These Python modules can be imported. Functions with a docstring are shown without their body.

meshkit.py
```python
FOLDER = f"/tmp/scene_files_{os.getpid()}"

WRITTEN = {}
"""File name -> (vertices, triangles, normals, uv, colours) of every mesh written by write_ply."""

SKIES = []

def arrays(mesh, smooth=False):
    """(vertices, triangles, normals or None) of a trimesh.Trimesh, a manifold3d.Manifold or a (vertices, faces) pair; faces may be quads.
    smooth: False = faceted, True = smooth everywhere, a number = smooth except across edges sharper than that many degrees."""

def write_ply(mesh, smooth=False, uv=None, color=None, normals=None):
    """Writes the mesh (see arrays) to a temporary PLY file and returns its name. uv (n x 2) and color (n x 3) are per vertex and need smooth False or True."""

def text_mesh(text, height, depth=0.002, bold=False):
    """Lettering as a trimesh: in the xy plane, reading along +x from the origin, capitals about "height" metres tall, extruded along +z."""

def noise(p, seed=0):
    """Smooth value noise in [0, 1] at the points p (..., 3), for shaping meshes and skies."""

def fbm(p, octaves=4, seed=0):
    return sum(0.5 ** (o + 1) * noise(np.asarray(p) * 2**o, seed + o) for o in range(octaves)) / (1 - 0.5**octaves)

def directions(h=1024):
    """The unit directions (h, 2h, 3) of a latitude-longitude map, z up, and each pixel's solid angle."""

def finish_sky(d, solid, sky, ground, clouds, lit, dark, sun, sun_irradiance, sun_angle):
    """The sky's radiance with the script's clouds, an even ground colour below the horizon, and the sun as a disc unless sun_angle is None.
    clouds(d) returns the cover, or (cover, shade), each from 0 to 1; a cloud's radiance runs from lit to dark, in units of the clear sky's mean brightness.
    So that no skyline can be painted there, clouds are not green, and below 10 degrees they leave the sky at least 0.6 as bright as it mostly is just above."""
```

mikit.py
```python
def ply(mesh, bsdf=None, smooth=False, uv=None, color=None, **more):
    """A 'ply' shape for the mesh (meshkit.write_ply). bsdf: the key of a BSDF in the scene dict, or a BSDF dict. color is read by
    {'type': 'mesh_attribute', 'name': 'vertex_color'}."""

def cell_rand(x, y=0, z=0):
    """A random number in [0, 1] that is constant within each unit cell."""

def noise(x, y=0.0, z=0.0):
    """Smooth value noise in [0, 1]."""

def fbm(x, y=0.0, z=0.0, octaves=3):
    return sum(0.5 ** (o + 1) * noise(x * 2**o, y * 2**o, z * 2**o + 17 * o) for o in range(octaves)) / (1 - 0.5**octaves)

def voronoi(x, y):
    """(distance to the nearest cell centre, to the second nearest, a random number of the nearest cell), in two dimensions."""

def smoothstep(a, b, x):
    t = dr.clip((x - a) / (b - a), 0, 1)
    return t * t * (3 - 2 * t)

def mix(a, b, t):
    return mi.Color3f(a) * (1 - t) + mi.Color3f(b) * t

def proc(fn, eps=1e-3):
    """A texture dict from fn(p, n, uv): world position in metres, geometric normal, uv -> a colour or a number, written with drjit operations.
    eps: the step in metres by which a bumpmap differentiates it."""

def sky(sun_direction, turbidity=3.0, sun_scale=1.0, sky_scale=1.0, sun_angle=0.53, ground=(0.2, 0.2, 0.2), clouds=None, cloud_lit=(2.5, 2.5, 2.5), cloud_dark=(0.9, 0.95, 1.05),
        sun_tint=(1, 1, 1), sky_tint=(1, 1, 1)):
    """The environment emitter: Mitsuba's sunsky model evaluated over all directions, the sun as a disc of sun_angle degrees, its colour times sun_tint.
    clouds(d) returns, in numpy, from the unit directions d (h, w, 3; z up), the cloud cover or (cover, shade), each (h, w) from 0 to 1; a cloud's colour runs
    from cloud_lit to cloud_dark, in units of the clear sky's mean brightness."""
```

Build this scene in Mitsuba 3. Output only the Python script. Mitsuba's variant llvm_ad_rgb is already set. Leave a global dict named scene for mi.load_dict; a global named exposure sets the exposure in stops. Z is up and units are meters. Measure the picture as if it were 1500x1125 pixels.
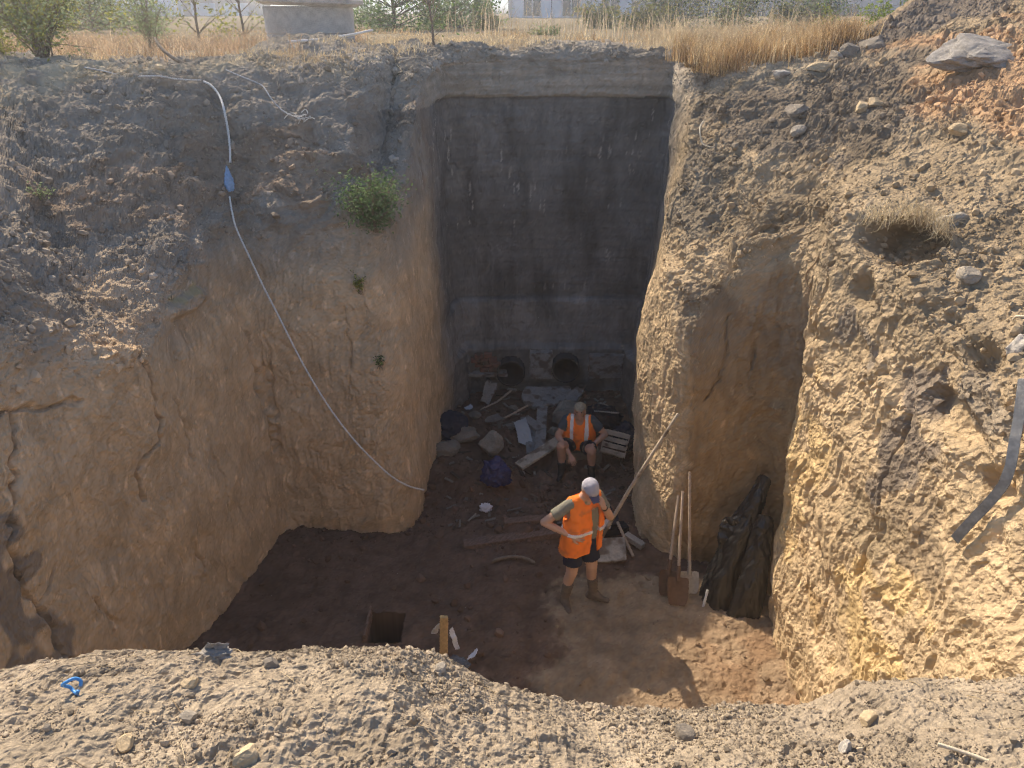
import math, random
import numpy as np
import trimesh
import manifold3d as m3
import mitsuba as mi
import drjit as dr
from scipy.interpolate import PchipInterpolator
from scipy.ndimage import gaussian_filter
from scipy.sparse import coo_matrix
import mikit, meshkit
from meshkit import noise as nz, fbm as fb

T = mi.ScalarTransform4f
rng = np.random.default_rng(7)
random.seed(7)

# ------------------------------------------------------------------ camera, sky, exposure
EYE = np.array([0.0, 0.0, 6.2])
PITCH = math.radians(26.0)
CP, SP = math.cos(PITCH), math.sin(PITCH)
exposure = 2.45
SUN_AZ, SUN_EL = math.radians(35.0), math.radians(43.0)
SUN = (-math.sin(SUN_AZ) * math.cos(SUN_EL), math.cos(SUN_AZ) * math.cos(SUN_EL), math.sin(SUN_EL))
scene = {
    'camera': {'type': 'perspective', 'fov': 67.38, 'fov_axis': 'x', 'near_clip': 0.05, 'far_clip': 2000.0,
               'to_world': T().look_at(origin=EYE.tolist(), target=[0, CP, 6.2 - SP], up=[0, 0, 1])},
    'daylight': mikit.sky(SUN, turbidity=3.5, sun_scale=1.0, sky_scale=1.05),
}
labels = {}


# ------------------------------------------------------------------ keys, labels
def key_of(name):
    if name not in scene and name not in labels and not any(k.startswith(name + '__') for k in scene):
        return name
    i = 1
    while True:
        k = f'{name}_{i:03d}'
        if k not in scene and k not in labels:
            return k
        i += 1


def tag(k, label=None, cat=None, group=None, kind=None):
    d = labels.setdefault(k, {})
    for a, b in (('label', label), ('category', cat), ('group', group), ('kind', kind)):
        if b:
            d[a] = b
    return k


def thing(name, label, cat, group=None):
    return tag(key_of(name), label, cat, group)


def put(name, mesh, bsdf, parent=None, smooth=False, **kw):
    k = key_of((parent + '__' if parent else '') + name)
    scene[k] = mikit.ply(mesh, bsdf, smooth=smooth, **kw)
    return k


def single(name, mesh, bsdf, label, cat, group=None, smooth=False, **kw):
    k = put(name, mesh, bsdf, None, smooth, **kw)
    return tag(k, label, cat, group)


# ------------------------------------------------------------------ materials
def rgb(c):
    return {'type': 'rgb', 'value': list(c)}


def mat(name, c, rough=0.9, **kw):
    scene[name] = {'type': 'twosided', 'bsdf': {'type': 'principled', 'base_color': rgb(c) if not isinstance(c, dict) else c,
                                               'roughness': rough, 'specular': kw.pop('specular', 0.3), **kw}}
    return name


def bumped(name, tex, fn, scale, eps=0.004):
    scene[name] = {'type': 'twosided', 'bsdf': {'type': 'bumpmap', 'arbitrary': mikit.proc(fn, eps), 'scale': scale,
                                               'bsdf': {'type': 'diffuse', 'reflectance': tex}}}
    return name


VC = {'type': 'mesh_attribute', 'name': 'vertex_color'}


def soil_bump(p, n, uv):
    return mikit.fbm(p.x * 24, p.y * 24, p.z * 24, octaves=4)


bumped('soil', VC, soil_bump, 0.05)

scene['soil_plain'] = {'type': 'twosided', 'bsdf': {'type': 'diffuse', 'reflectance': mikit.proc(lambda p, n, uv: mi.Color3f(.38, .31, .21) * (.6 + .8 * mikit.fbm(p.x * 2, p.y * 2, p.z * 2, octaves=3)))}}

# ------------------------------------------------------------------ terrain: the banks round the pit
# stations: base (floor level), mid height, rim of the steep face, middle of the slope, top of the slope, way outwards
ST = [
    # base xy        mid xyz              rim xyz              slope xyz            top xyz              out xy
    ((-3.3, 2.0), (-3.8, 2.0, 1.7), (-4.1, 2.0, 3.2), (-4.6, 2.0, 3.8), (-5.4, 2.0, 4.4), (-1, -.1)),
    ((-3.62, 4.3), (-3.85, 4.4, 1.7), (-4.0, 4.7, 3.35), (-4.4, 5.1, 4.0), (-5.8, 5.3, 4.9), (-1, .1)),
    ((-3.58, 5.4), (-3.75, 5.5, 1.7), (-3.9, 5.7, 3.33), (-4.33, 6.15, 4.12), (-6.0, 6.6, 5.0), (-1, .2)),
    ((-3.49, 6.1), (-3.6, 6.1, 1.7), (-3.66, 6.13, 3.2), (-4.05, 6.5, 3.7), (-6.3, 8.4, 5.2), (-1, .4)),
    ((-3.42, 6.4), (-3.48, 6.5, 1.7), (-3.5, 6.6, 3.1), (-4.4, 7.4, 3.85), (-6.5, 10.2, 5.55), (-1, .6)),
    ((-3.15, 7.4), (-3.28, 7.45, 1.8), (-3.42, 7.55, 3.5), (-4.0, 8.6, 4.4), (-5.2, 10.5, 5.56), (-.6, 1)),
    ((-2.92, 8.3), (-3.0, 8.5, 1.9), (-3.1, 8.85, 3.7), (-3.4, 9.6, 4.6), (-3.9, 10.7, 5.56), (-.4, 1)),
    ((-2.3, 8.35), (-2.33, 8.5, 2.0), (-2.4, 8.85, 3.9), (-2.55, 9.5, 4.7), (-2.8, 11.0, 5.6), (-.3, 1)),
    ((-1.6, 8.25), (-1.62, 8.45, 1.9), (-1.75, 8.85, 3.7), (-1.95, 9.6, 4.7), (-2.2, 11.3, 5.6), (-.25, 1)),
    ((-1.36, 8.4), (-1.35, 8.7, 2.1), (-1.5, 9.1, 3.8), (-1.78, 9.9, 4.5), (-1.9, 11.5, 5.62), (-.2, 1)),
    ((-1.2, 9.4), (-1.22, 9.6, 2.4), (-1.38, 9.9, 4.25), (-1.66, 10.7, 4.78), (-1.7, 11.9, 5.62), (-.15, 1)),
    ((-1.0, 11.0), (-1.1, 11.1, 2.8), (-1.2, 11.2, 5.3), (-1.38, 11.5, 5.5), (-1.55, 12.2, 5.65), (-.1, 1)),
    ((-.79, 12.28), (-.92, 12.32, 2.8), (-1.03, 12.4, 5.45), (-1.08, 12.5, 5.56), (-1.2, 12.8, 5.65), (-.05, 1)),
    ((.6, 12.33), (.65, 12.45, 2.8), (.7, 12.55, 5.5), (.7, 12.63, 5.62), (.7, 12.9, 5.66), (0, 1)),
    ((2.05, 12.28), (2.22, 12.32, 2.8), (2.42, 12.4, 5.45), (2.46, 12.5, 5.56), (2.5, 12.8, 5.6), (.05, 1)),
    ((1.95, 11.0), (2.1, 11.0, 2.7), (2.38, 11.0, 5.1), (2.6, 11.3, 5.35), (2.8, 12.2, 5.58), (.1, 1)),
    ((1.83, 9.6), (1.85, 9.8, 2.4), (2.22, 10.0, 4.5), (2.5, 10.4, 4.95), (3.0, 11.4, 5.56), (.15, 1)),
    ((1.72, 8.9), (1.63, 9.25, 1.9), (1.86, 9.3, 3.6), (2.45, 9.7, 4.6), (3.45, 11.0, 5.6), (.2, 1)),
    ((1.66, 8.3), (1.68, 8.75, 1.6), (1.72, 8.75, 3.0), (2.5, 9.2, 4.4), (3.9, 11.0, 5.65), (.3, 1)),
    ((2.0, 7.7), (2.0, 7.85, 1.5), (1.97, 7.95, 2.9), (2.65, 8.6, 4.2), (4.4, 11.1, 5.78), (.35, 1)),
    ((2.45, 7.60), (2.48, 7.70, 1.8), (2.44, 7.86, 3.6), (3.0, 8.5, 4.45), (4.9, 11.2, 5.95), (.4, 1)),
    ((2.90, 7.46), (2.91, 7.56, 1.9), (2.87, 7.74, 3.75), (3.38, 8.45, 4.6), (5.35, 11.3, 6.2), (.5, 1)),
    ((3.08, 6.98), (3.10, 7.18, 1.9), (3.04, 7.45, 3.85), (3.5, 8.25, 4.65), (5.6, 11.3, 6.3), (.55, 1)),
    ((2.89, 6.66), (2.91, 6.9, 1.95), (2.95, 7.18, 4.05), (3.65, 8.08, 4.8), (5.85, 11.2, 6.4), (.58, 1)),
    ((2.86, 6.3), (2.91, 6.58, 2.0), (3.0, 6.9, 4.18), (3.8, 7.9, 4.87), (6.05, 11.1, 6.5), (.62, 1)),
    ((2.82, 5.4), (2.93, 5.7, 2.1), (3.2, 6.1, 4.25), (4.05, 7.3, 4.85), (6.6, 10.7, 6.7), (.8, 1)),
    ((2.75, 4.4), (2.93, 4.7, 2.1), (3.4, 5.2, 4.05), (4.4, 6.4, 4.75), (7.0, 9.8, 6.8), (1, .8)),
    ((2.6, 3.2), (2.85, 3.4, 2.0), (3.4, 3.8, 3.8), (4.6, 4.8, 4.6), (7.4, 7.6, 6.6), (1, .5)),
    ((2.5, 1.8), (2.8, 1.8, 2.0), (3.4, 1.8, 3.8), (4.8, 2.2, 4.6), (7.6, 3.0, 6.2), (1, .1)),
]
CTRL = []
for (bx, by), mid, rim, slope, top, out in ST:
    o = np.array([*out, 0.0]) / math.hypot(*out)
    t = np.array(top, float)
    gz = 5.62 if t[1] > 7 else 4.9
    far = t + o * 7
    far[2] = min(far[2], gz) - .1
    step = t + o * 2.2
    step[2] = t[2] + (.2 if t[0] > 5 else 0.0)
    CTRL.append([(bx, by, -.35), (bx, by, 0), mid, rim, slope, tuple(t), tuple(step), tuple(far)])
CTRL = np.array(CTRL, float)


def sstep(a, b, x):
    t = np.clip((x - a) / (b - a), 0, 1)
    return t * t * (3 - 2 * t)


def grid_faces(a, b):
    i, j = np.meshgrid(np.arange(a - 1), np.arange(b - 1), indexing='ij')
    q = np.stack([i * b + j, (i + 1) * b + j, (i + 1) * b + j + 1, i * b + j + 1], -1).reshape(-1, 4)
    return np.vstack([q[:, [0, 1, 2]], q[:, [0, 2, 3]]])


def grid_normals(g):
    n = np.cross(np.gradient(g, axis=0), np.gradient(g, axis=1))
    return n / np.maximum(np.linalg.norm(n, axis=-1, keepdims=True), 1e-9)


def lumps(p, scale, seed):
    """Rounded clods: folded noise from 0 to 1."""
    n = nz(p / scale, seed)
    m = nz(p / scale * 1.9 + 7.3, seed + 5)
    return (1 - np.abs(2 * n - 1)) * .65 + (1 - np.abs(2 * m - 1)) * .35


def crumbs(p, scale, seed):
    """Clods with tight dark gaps between them: nearest of jittered cells, about 0 in the gaps and 1 on the tops."""
    q = p / scale
    c = np.floor(q)
    best = np.full(p.shape[:-1], 9.0)
    for o in np.ndindex(2, 2, 2):
        cell = np.floor(q - .5) + np.array(o)
        h = [nz(cell * 7.31 + k * 31.7, seed + k) for k in range(3)]
        d = ((cell + np.stack(h, -1) - q) ** 2).sum(-1)
        best = np.minimum(best, d)
    return 1 - np.clip(np.sqrt(best) / .85, 0, 1) ** 2


def shards(p, scale, seed):
    """Broken earth: every cell has its own height and tilt, with breaks between."""
    q = p / scale
    best, val = np.full(p.shape[:-1], 9.0), np.zeros(p.shape[:-1])
    for o in np.ndindex(2, 2, 2):
        cell = np.floor(q - .5) + np.array(o)
        h = [nz(cell * 7.31 + k * 31.7, seed + k) for k in range(6)]
        c = cell + np.stack(h[:3], -1)
        d = ((c - q) ** 2).sum(-1)
        tl = (np.stack(h[3:], -1) - .5) * 1.6
        v = (h[0] + h[4] - 1) * .55 + ((q - c) * tl).sum(-1)
        val = np.where(d < best, v, val)
        best = np.minimum(best, d)
    return val


def seg_dist(p, a, b, n):
    a, b = np.array(a, float), np.array(b, float)
    t = np.clip(((p - a) @ (b - a)) / max((b - a) @ (b - a), 1e-9), 0, 1)
    d = p - a - t[..., None] * (b - a)
    return np.linalg.norm(d - (d * n).sum(-1, keepdims=True) * n, axis=-1)


run = np.concatenate([[0], np.cumsum(.6 * np.linalg.norm(np.diff(CTRL[:, 1:4].mean(1), axis=0), axis=1) + .4 * np.linalg.norm(np.diff(CTRL[:, 4], axis=0), axis=1))])
NU = 1380
NS = [5, 88, 92, 80, 100, 40, 12]
UU = np.linspace(0, run[-1], NU)
SS = np.concatenate([np.linspace(i, i + 1, n, endpoint=False) for i, n in enumerate(NS)] + [[len(NS)]])
BANK = PchipInterpolator(np.arange(8.0), PchipInterpolator(run, CTRL, axis=0)(UU), axis=1)(SS)
BANK = gaussian_filter(BANK, (2.5, 2.5, 0), mode='nearest')
N0 = grid_normals(BANK)
if N0[NU // 2, 100, 1] > 0:
    N0 = -N0
bx_, by_, bz_ = BANK[..., 0], BANK[..., 1], BANK[..., 2]
wall = sstep(.45, .8, 1 - np.abs(N0[..., 2]))
side = sstep(-1.0, 2.0, bx_)
back = sstep(11.5, 12.0, by_) * sstep(5.75, 5.6, bz_)
warp = np.stack([fb(BANK * 2.1, 2, 5 + k) - .5 for k in range(3)], -1)
W = BANK + warp * .35
strie = fb(W * [10, 10, 1.0], 3, 3) - .5
scr = lumps(W * [1, 1, .22], .11, 49) - .5
strie2 = nz(W * [38, 38, 3.0], 8) - .5
layer = fb(BANK * [1.2, 1.2, 15], 3, 4) - .5
big = fb(BANK * 1.5, 3, 11) - .5
midl = fb(W * 4.5, 3, 21) - .5
cr1, cr2 = crumbs(W, .20, 31), crumbs(W, .085, 41)
cl3 = lumps(BANK, .045, 45) - .5
sh1, sh2 = shards(W, .20, 141), shards(W, .09, 151)
patchy = sstep(.48, .66, fb(BANK * 1.7 + 3.1, 3, 47))        # crumbled against smooth dug stretches
ridg = lumps(W * [1, 1, .45] + W[..., ::-1] * .15, .075, 48) - .5
rightw = side * sstep(8.6, 7.6, by_) * sstep(2.6, 2.95, bx_ + .12 * bz_)
rough = .24 + rightw * (.08 + .75 * patchy) * (.35 + .65 * sstep(1.4, 3.4, bz_ + 1.6 * big))
aw = .15 * big + rough * (.15 * midl + .032 * sh1 + .022 * sh2 + .012 * ridg + .008 * cl3) + (1 - back) * (.05 * strie + .018 * strie2 + (.003 + .055 * rightw) * scr) + .008 * cl3
aw = aw * (1 - back) + back * (.07 * big + .022 * layer + .035 * midl + .02 * sh2 + .010 * cl3 + .012 * strie2)
asl = .24 * big + .17 * midl + (.35 + .6 * patchy) * (.035 * cr1 + .03 * cr2 + .065 * sh1 + .045 * sh2) + .022 * ridg + .02 * cl3
D = wall * aw + (1 - wall) * asl
# ledges of the back face
D += back * (.06 * sstep(5.03, 4.97, bz_ + .05 * midl) * -1 + .09 * sstep(1.82, 1.74, bz_ + .10 * midl) + .10 * sstep(1.0, .92, bz_ + .08 * midl))
# cracks in the dried face on the left, and roots of the dug corner
CRACKS = [
    ([(-3.55, 6.65, 3.26), (-3.48, 6.66, 2.82), (-3.47, 6.58, 2.41), (-3.56, 6.24, 2.23), (-3.6, 6.2, 1.9)], .022, .11),
    ([(-3.96, 5.37, 3.3), (-3.93, 5.19, 3.08), (-3.88, 5.0, 2.77), (-3.86, 4.81, 2.52), (-3.87, 4.78, 2.0), (-3.83, 4.86, 1.66), (-3.80, 4.80, 1.3)], .024, .12),
    ([(-3.98, 5.26, 3.38), (-3.93, 5.51, 3.28), (-3.77, 5.93, 3.13)], .022, .08),
    ([(-3.85, 4.84, 1.85), (-3.81, 5.01, 1.92), (-3.8, 5.14, 2.0)], .016, .06),
    ([(-3.37, 6.65, 1.02), (-3.38, 6.72, .69), (-3.42, 6.5, .5)], .02, .08),
    ([(-3.43, 6.95, 2.7), (-3.40, 7.0, 2.2), (-3.36, 6.95, 1.9)], .016, .06),
    ([(-1.18, 10.66, 4.81), (-1.21, 10.59, 4.51), (-1.21, 10.45, 4.18)], .03, .14),
    ([(-3.30, 7.3, 1.9), (-3.26, 7.35, 1.4), (-3.30, 7.2, .9)], .014, .06),
    ([(-3.72, 5.3, 1.5), (-3.70, 5.42, 1.1), (-3.74, 5.35, .7)], .016, .06),
    ([(-3.0, 8.4, 3.1), (-2.98, 8.38, 2.3), (-2.96, 8.35, 1.2)], .03, .10),
    ([(-2.0, 8.6, 3.0), (-1.95, 8.5, 2.4), (-2.02, 8.45, 1.9)], .014, .05),
    ([(2.3, 7.75, 3.2), (2.35, 7.7, 2.6), (2.2, 7.75, 2.2)], .016, .06),
    ([(2.6, 7.55, 2.9), (2.62, 7.5, 2.3), (2.75, 7.4, 1.9)], .014, .06),
    ([(2.97, 6.9, 4.05), (2.97, 6.85, 3.5), (2.95, 6.8, 3.1)], .018, .07),
    ([(3.25, 5.3, 3.3), (3.12, 5.2, 2.6), (3.05, 5.1, 1.9)], .022, .09),
]
for line, wd, dp in CRACKS:
    ln = np.array(line)
    m = ((BANK > ln.min(0) - .4) & (BANK < ln.max(0) + .4)).all(-1)
    q = BANK[m] + .10 * np.stack([nz(BANK[m] * 9, 13 + k) - .5 for k in range(3)], -1)
    nn_ = N0[m]
    dist = np.min([seg_dist(q, a, b, nn_) for a, b in zip(line[:-1], line[1:])], axis=0)
    D[m] -= .7 * dp * np.exp(-(dist / (.75 * wd)) ** 2)
D[:, SS < 1] = 0
D *= (sstep(6.9, 5.6, SS) * .75 + .25)[None]
BANKD = BANK + N0 * D[..., None]


def hollow(c, r, push, soft=.55):
    q = (BANK - np.array(c) + warp * .12) / np.array(r)
    d = np.linalg.norm(q, axis=-1)
    return sstep(1.0, soft, d)[..., None] * np.array(push)


BANKD += hollow((3.30, 6.45, 4.42), (.40, .50, .21), (.46, .26, -.20), .75)
BANKD += hollow((3.05, 6.35, 4.02), (.22, .24, .20), (.11, .06, -.05), .3)
BANKD += hollow((3.15, 4.28, 3.36), (.20, .20, .13), (.12, .03, -.06), .3)
BANKD += hollow((3.55, 5.0, 3.95), (.3, .3, .13), (.10, .06, -.10))
BANKD += hollow((3.25, 4.9, 3.55), (.25, .4, .16), (.10, .04, -.04))
BANKD += hollow((-3.0, 12.5, 5.55), (1.3, 1.0, 1.2), (0, 0, .22), .1)          # spoil in front of the well
BANKD += hollow((-3.42, 7.65, 3.42), (.3, .5, .13), (.10, -.05, .02), .4)
for px_, pz_ in ((-.02, .53), (.93, .60)):                                     # bores of the two pipes
    BANKD[..., 1] += 2.2 * back * sstep(.236, .215, np.hypot(BANKD[..., 0] - px_, BANKD[..., 2] - pz_))
# soil colours: dark topsoil over yellow-brown clay, with patches and painted shade on the end face
zz = BANKD[..., 2] + 1.1 * (fb(BANK * 1.1, 3, 51) - .5) + .25 * (fb(BANK * 5, 2, 52) - .5)
mott, grain = fb(W * 3.5, 4, 61), nz(BANK * 55, 71)
streak = fb(W * [14, 14, 1.3], 2, 63)
s3 = side[..., None]
clay = (1 - s3) * np.array([.54, .395, .25]) + s3 * np.array([.50, .385, .245])
top_ = (1 - s3) * np.array([.27, .235, .195]) + s3 * np.array([.31, .245, .165])
f = sstep(2.9, 4.2, zz)[..., None]
col = clay * (1 - f) + top_ * f


def patch(c, r, color, amount=1.0):
    global col
    d = np.linalg.norm((BANK - np.array(c) + warp * 1.1 + .45 * midl[..., None]) / np.array(r), axis=-1)
    m = (amount * sstep(1.08, .88, d))[..., None]
    col = col * (1 - m) + m * np.array(color)


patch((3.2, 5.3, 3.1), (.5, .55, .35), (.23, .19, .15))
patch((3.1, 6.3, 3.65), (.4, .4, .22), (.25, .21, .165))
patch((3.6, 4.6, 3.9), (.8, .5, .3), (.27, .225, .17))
patch((5.4, 9.0, 5.3), (1.3, 2.2, .7), (.40, .27, .165))
patch((3.6, 9.5, 5.2), (1.2, 1.6, .7), (.20, .165, .125))
patch((5.2, 11.2, 6.0), (1.5, 1.3, .6), (.185, .155, .125))
patch((2.2, 9.4, 4.3), (.6, .9, .6), (.21, .175, .13))
patch((3.25, 5.4, 2.5), (.5, .5, .28), (.33, .26, .17))
patch((3.05, 4.6, 2.5), (.4, .45, .35), (.30, .235, .16), .8)
patch((3.1, 5.6, 1.2), (.4, .35, .3), (.40, .28, .15), .8)
patch((2.95, 6.6, 1.8), (.3, .6, 1.2), (.58, .43, .23), .8)
patch((2.95, 4.6, 1.6), (.3, .7, .9), (.58, .43, .22), .8)
patch((2.3, 7.7, 3.2), (.7, .4, .45), (.24, .19, .135), .85)
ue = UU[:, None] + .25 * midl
face = sstep(run[19] - .02, run[19] + .16, ue) * sstep(run[23] + .02, run[23] - .22, ue) * sstep(4.0, 3.3, bz_ + .9 * midl) * wall        # dug end face beside the right wall, its shade painted into the soil
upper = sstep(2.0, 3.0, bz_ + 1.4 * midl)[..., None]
face_shade_col = (1 - upper) * np.array([.34, .23, .125]) + upper * np.array([.27, .205, .14])  # brown below, grey-brown topsoil above, both darkened to paint the shade
col = col * (1 - .95 * face[..., None]) + .95 * face[..., None] * face_shade_col
patch((-3.9, 4.6, 1.8), (.35, .30, 1.6), (.20, .17, .145), .8)
patch((-3.42, 7.65, 3.45), (.25, .35, .14), (.38, .30, .16), .8)
patch((-2.8, 9.4, 4.5), (1.2, .6, .55), (.28, .205, .145), .7)
patch((-4.2, 8.4, 4.4), (1.2, .8, .4), (.28, .205, .145), .6)
patch((-1.3, 11.4, 4.6), (.4, .9, .6), (.26, .185, .13), .7)
litter = (sstep(4.5, 4.9, SS)[None] * sstep(.38, .6, fb(BANK * 3.1, 3, 68)) * (bx_ < 4))[..., None]
col = col * (1 - litter) + litter * np.array([.46, .38, .26])
b3 = (sstep(10.2, 11.6, by_ + .9 * (fb(BANK * 1.4, 3, 74) - .5)) * sstep(5.75, 5.6, bz_))[..., None]
stain = sstep(.5, .75, fb(BANK * [4.5, 4.5, .55], 3, 75))[..., None]
bcol = (1 - .35 * stain) * np.array([.185, .177, .168]) * (1 + .35 * layer[..., None]) * (.6 + .8 * fb(BANK * [2.4, 2.4, 1.6], 3, 69)[..., None])
bcol = np.where((bz_ > 5.0)[..., None], np.array([.34, .30, .245]) * (1 + .9 * layer[..., None]), bcol)
chalk = (sstep(.72, .80, nz(BANK * [30, 30, 3.6], 65)) * sstep(.50, .66, fb(BANK * [2.6, 2.6, 1.2], 2, 66)) * sstep(.3, .6, nz(BANK * 45, 64)) * (bz_ > 1.9) * (bz_ < 4.9))[..., None]
bcol = bcol * (1 - chalk) + chalk * np.array([.38, .355, .32])
bcol = np.where(((bz_ < 1.78) & (bz_ > .9))[..., None], bcol * 1.4, bcol)
col = col * (1 - b3) + b3 * bcol
mv = (wall * (.45 * streak + .55 * mott) + (1 - wall) * mott)[..., None]
pale = (sstep(.80, .86, nz(W * [30, 30, 5], 67)) * wall * (1 - back))[..., None]
col = col * (.55 + .9 * mv) * (.85 + .3 * grain[..., None]) * (1 + .35 * pale)
col = np.clip(col, .01, .9)


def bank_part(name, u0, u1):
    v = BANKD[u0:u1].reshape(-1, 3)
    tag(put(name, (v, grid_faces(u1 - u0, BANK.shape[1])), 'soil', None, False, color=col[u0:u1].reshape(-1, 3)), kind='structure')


i1, i2 = int(np.searchsorted(UU, run[12])), int(np.searchsorted(UU, run[14]))
bank_part('left_bank', 0, i1 + 1)
bank_part('back_bank', i1, i2 + 1)
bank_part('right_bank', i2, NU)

# ------------------------------------------------------------------ pit floor
fx, fy = np.arange(-3.9, 3.2, .02), np.arange(2.4, 12.9, .02)
FX, FY = np.meshgrid(fx, fy, indexing='ij')
FP = np.stack([FX, FY, FX * 0], -1)


def mound(x, y, h, rx, ry):
    return h * sstep(1.0, .1, np.hypot((FX - x) / rx, (FY - y) / ry))


fz = .12 * (fb(FP * 1.3, 3, 81) - .5) + .08 * (fb(FP * 5, 3, 82) - .5) + .030 * (crumbs(FP, .10, 83) - .5) + .018 * (crumbs(FP, .05, 87) - .5)
fz += .10 * sstep(8.8, 11.0, FY) + sstep(8.4, 9.2, FY) * sstep(12.2, 11, FY) * .30 * (fb(FP * 2.4, 3, 84) - .5)
fz += mound(-.35, 9.35, .30, .75, .6) + mound(.95, 10.05, .30, .55, .5) + mound(1.35, 8.6, .16, .6, .7) + mound(-.9, 9.9, .2, .6, .8) + mound(.3, 8.35, .10, .9, .4)
inside = (np.abs(FX + 1.41) < .19) & (np.abs(FY - 6.51) < .21)
fz = np.where(inside, -.62 + .02 * fb(FP * 8, 2, 88), fz)
FP[..., 2] = fz
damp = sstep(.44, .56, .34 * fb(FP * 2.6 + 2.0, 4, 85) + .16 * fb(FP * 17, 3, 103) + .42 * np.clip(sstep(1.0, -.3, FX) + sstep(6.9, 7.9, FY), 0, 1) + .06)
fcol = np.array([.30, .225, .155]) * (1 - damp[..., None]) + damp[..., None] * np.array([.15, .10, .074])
red = (sstep(1.7, 2.4, FX) * sstep(7.0, 6.2, FY) * sstep(.35, .6, fb(FP * 2.6, 3, 89)))[..., None]
fcol = fcol * (1 - red) + red * np.array([.25, .17, .11])
fcol = fcol * (.6 + .8 * fb(FP * 6, 4, 90)[..., None]) * (.82 + .36 * nz(FP * 60, 86)[..., None])
tag(put('pit_floor', (FP.reshape(-1, 3), grid_faces(len(fx), len(fy))), 'soil', None, True, color=fcol.reshape(-1, 3)), kind='structure')


def floor_z(x, y):
    i, j = int(round((x - fx[0]) / .02)), int(round((y - fy[0]) / .02))
    return float(fz[i - 2:i + 3, j - 2:j + 3].mean())


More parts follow.
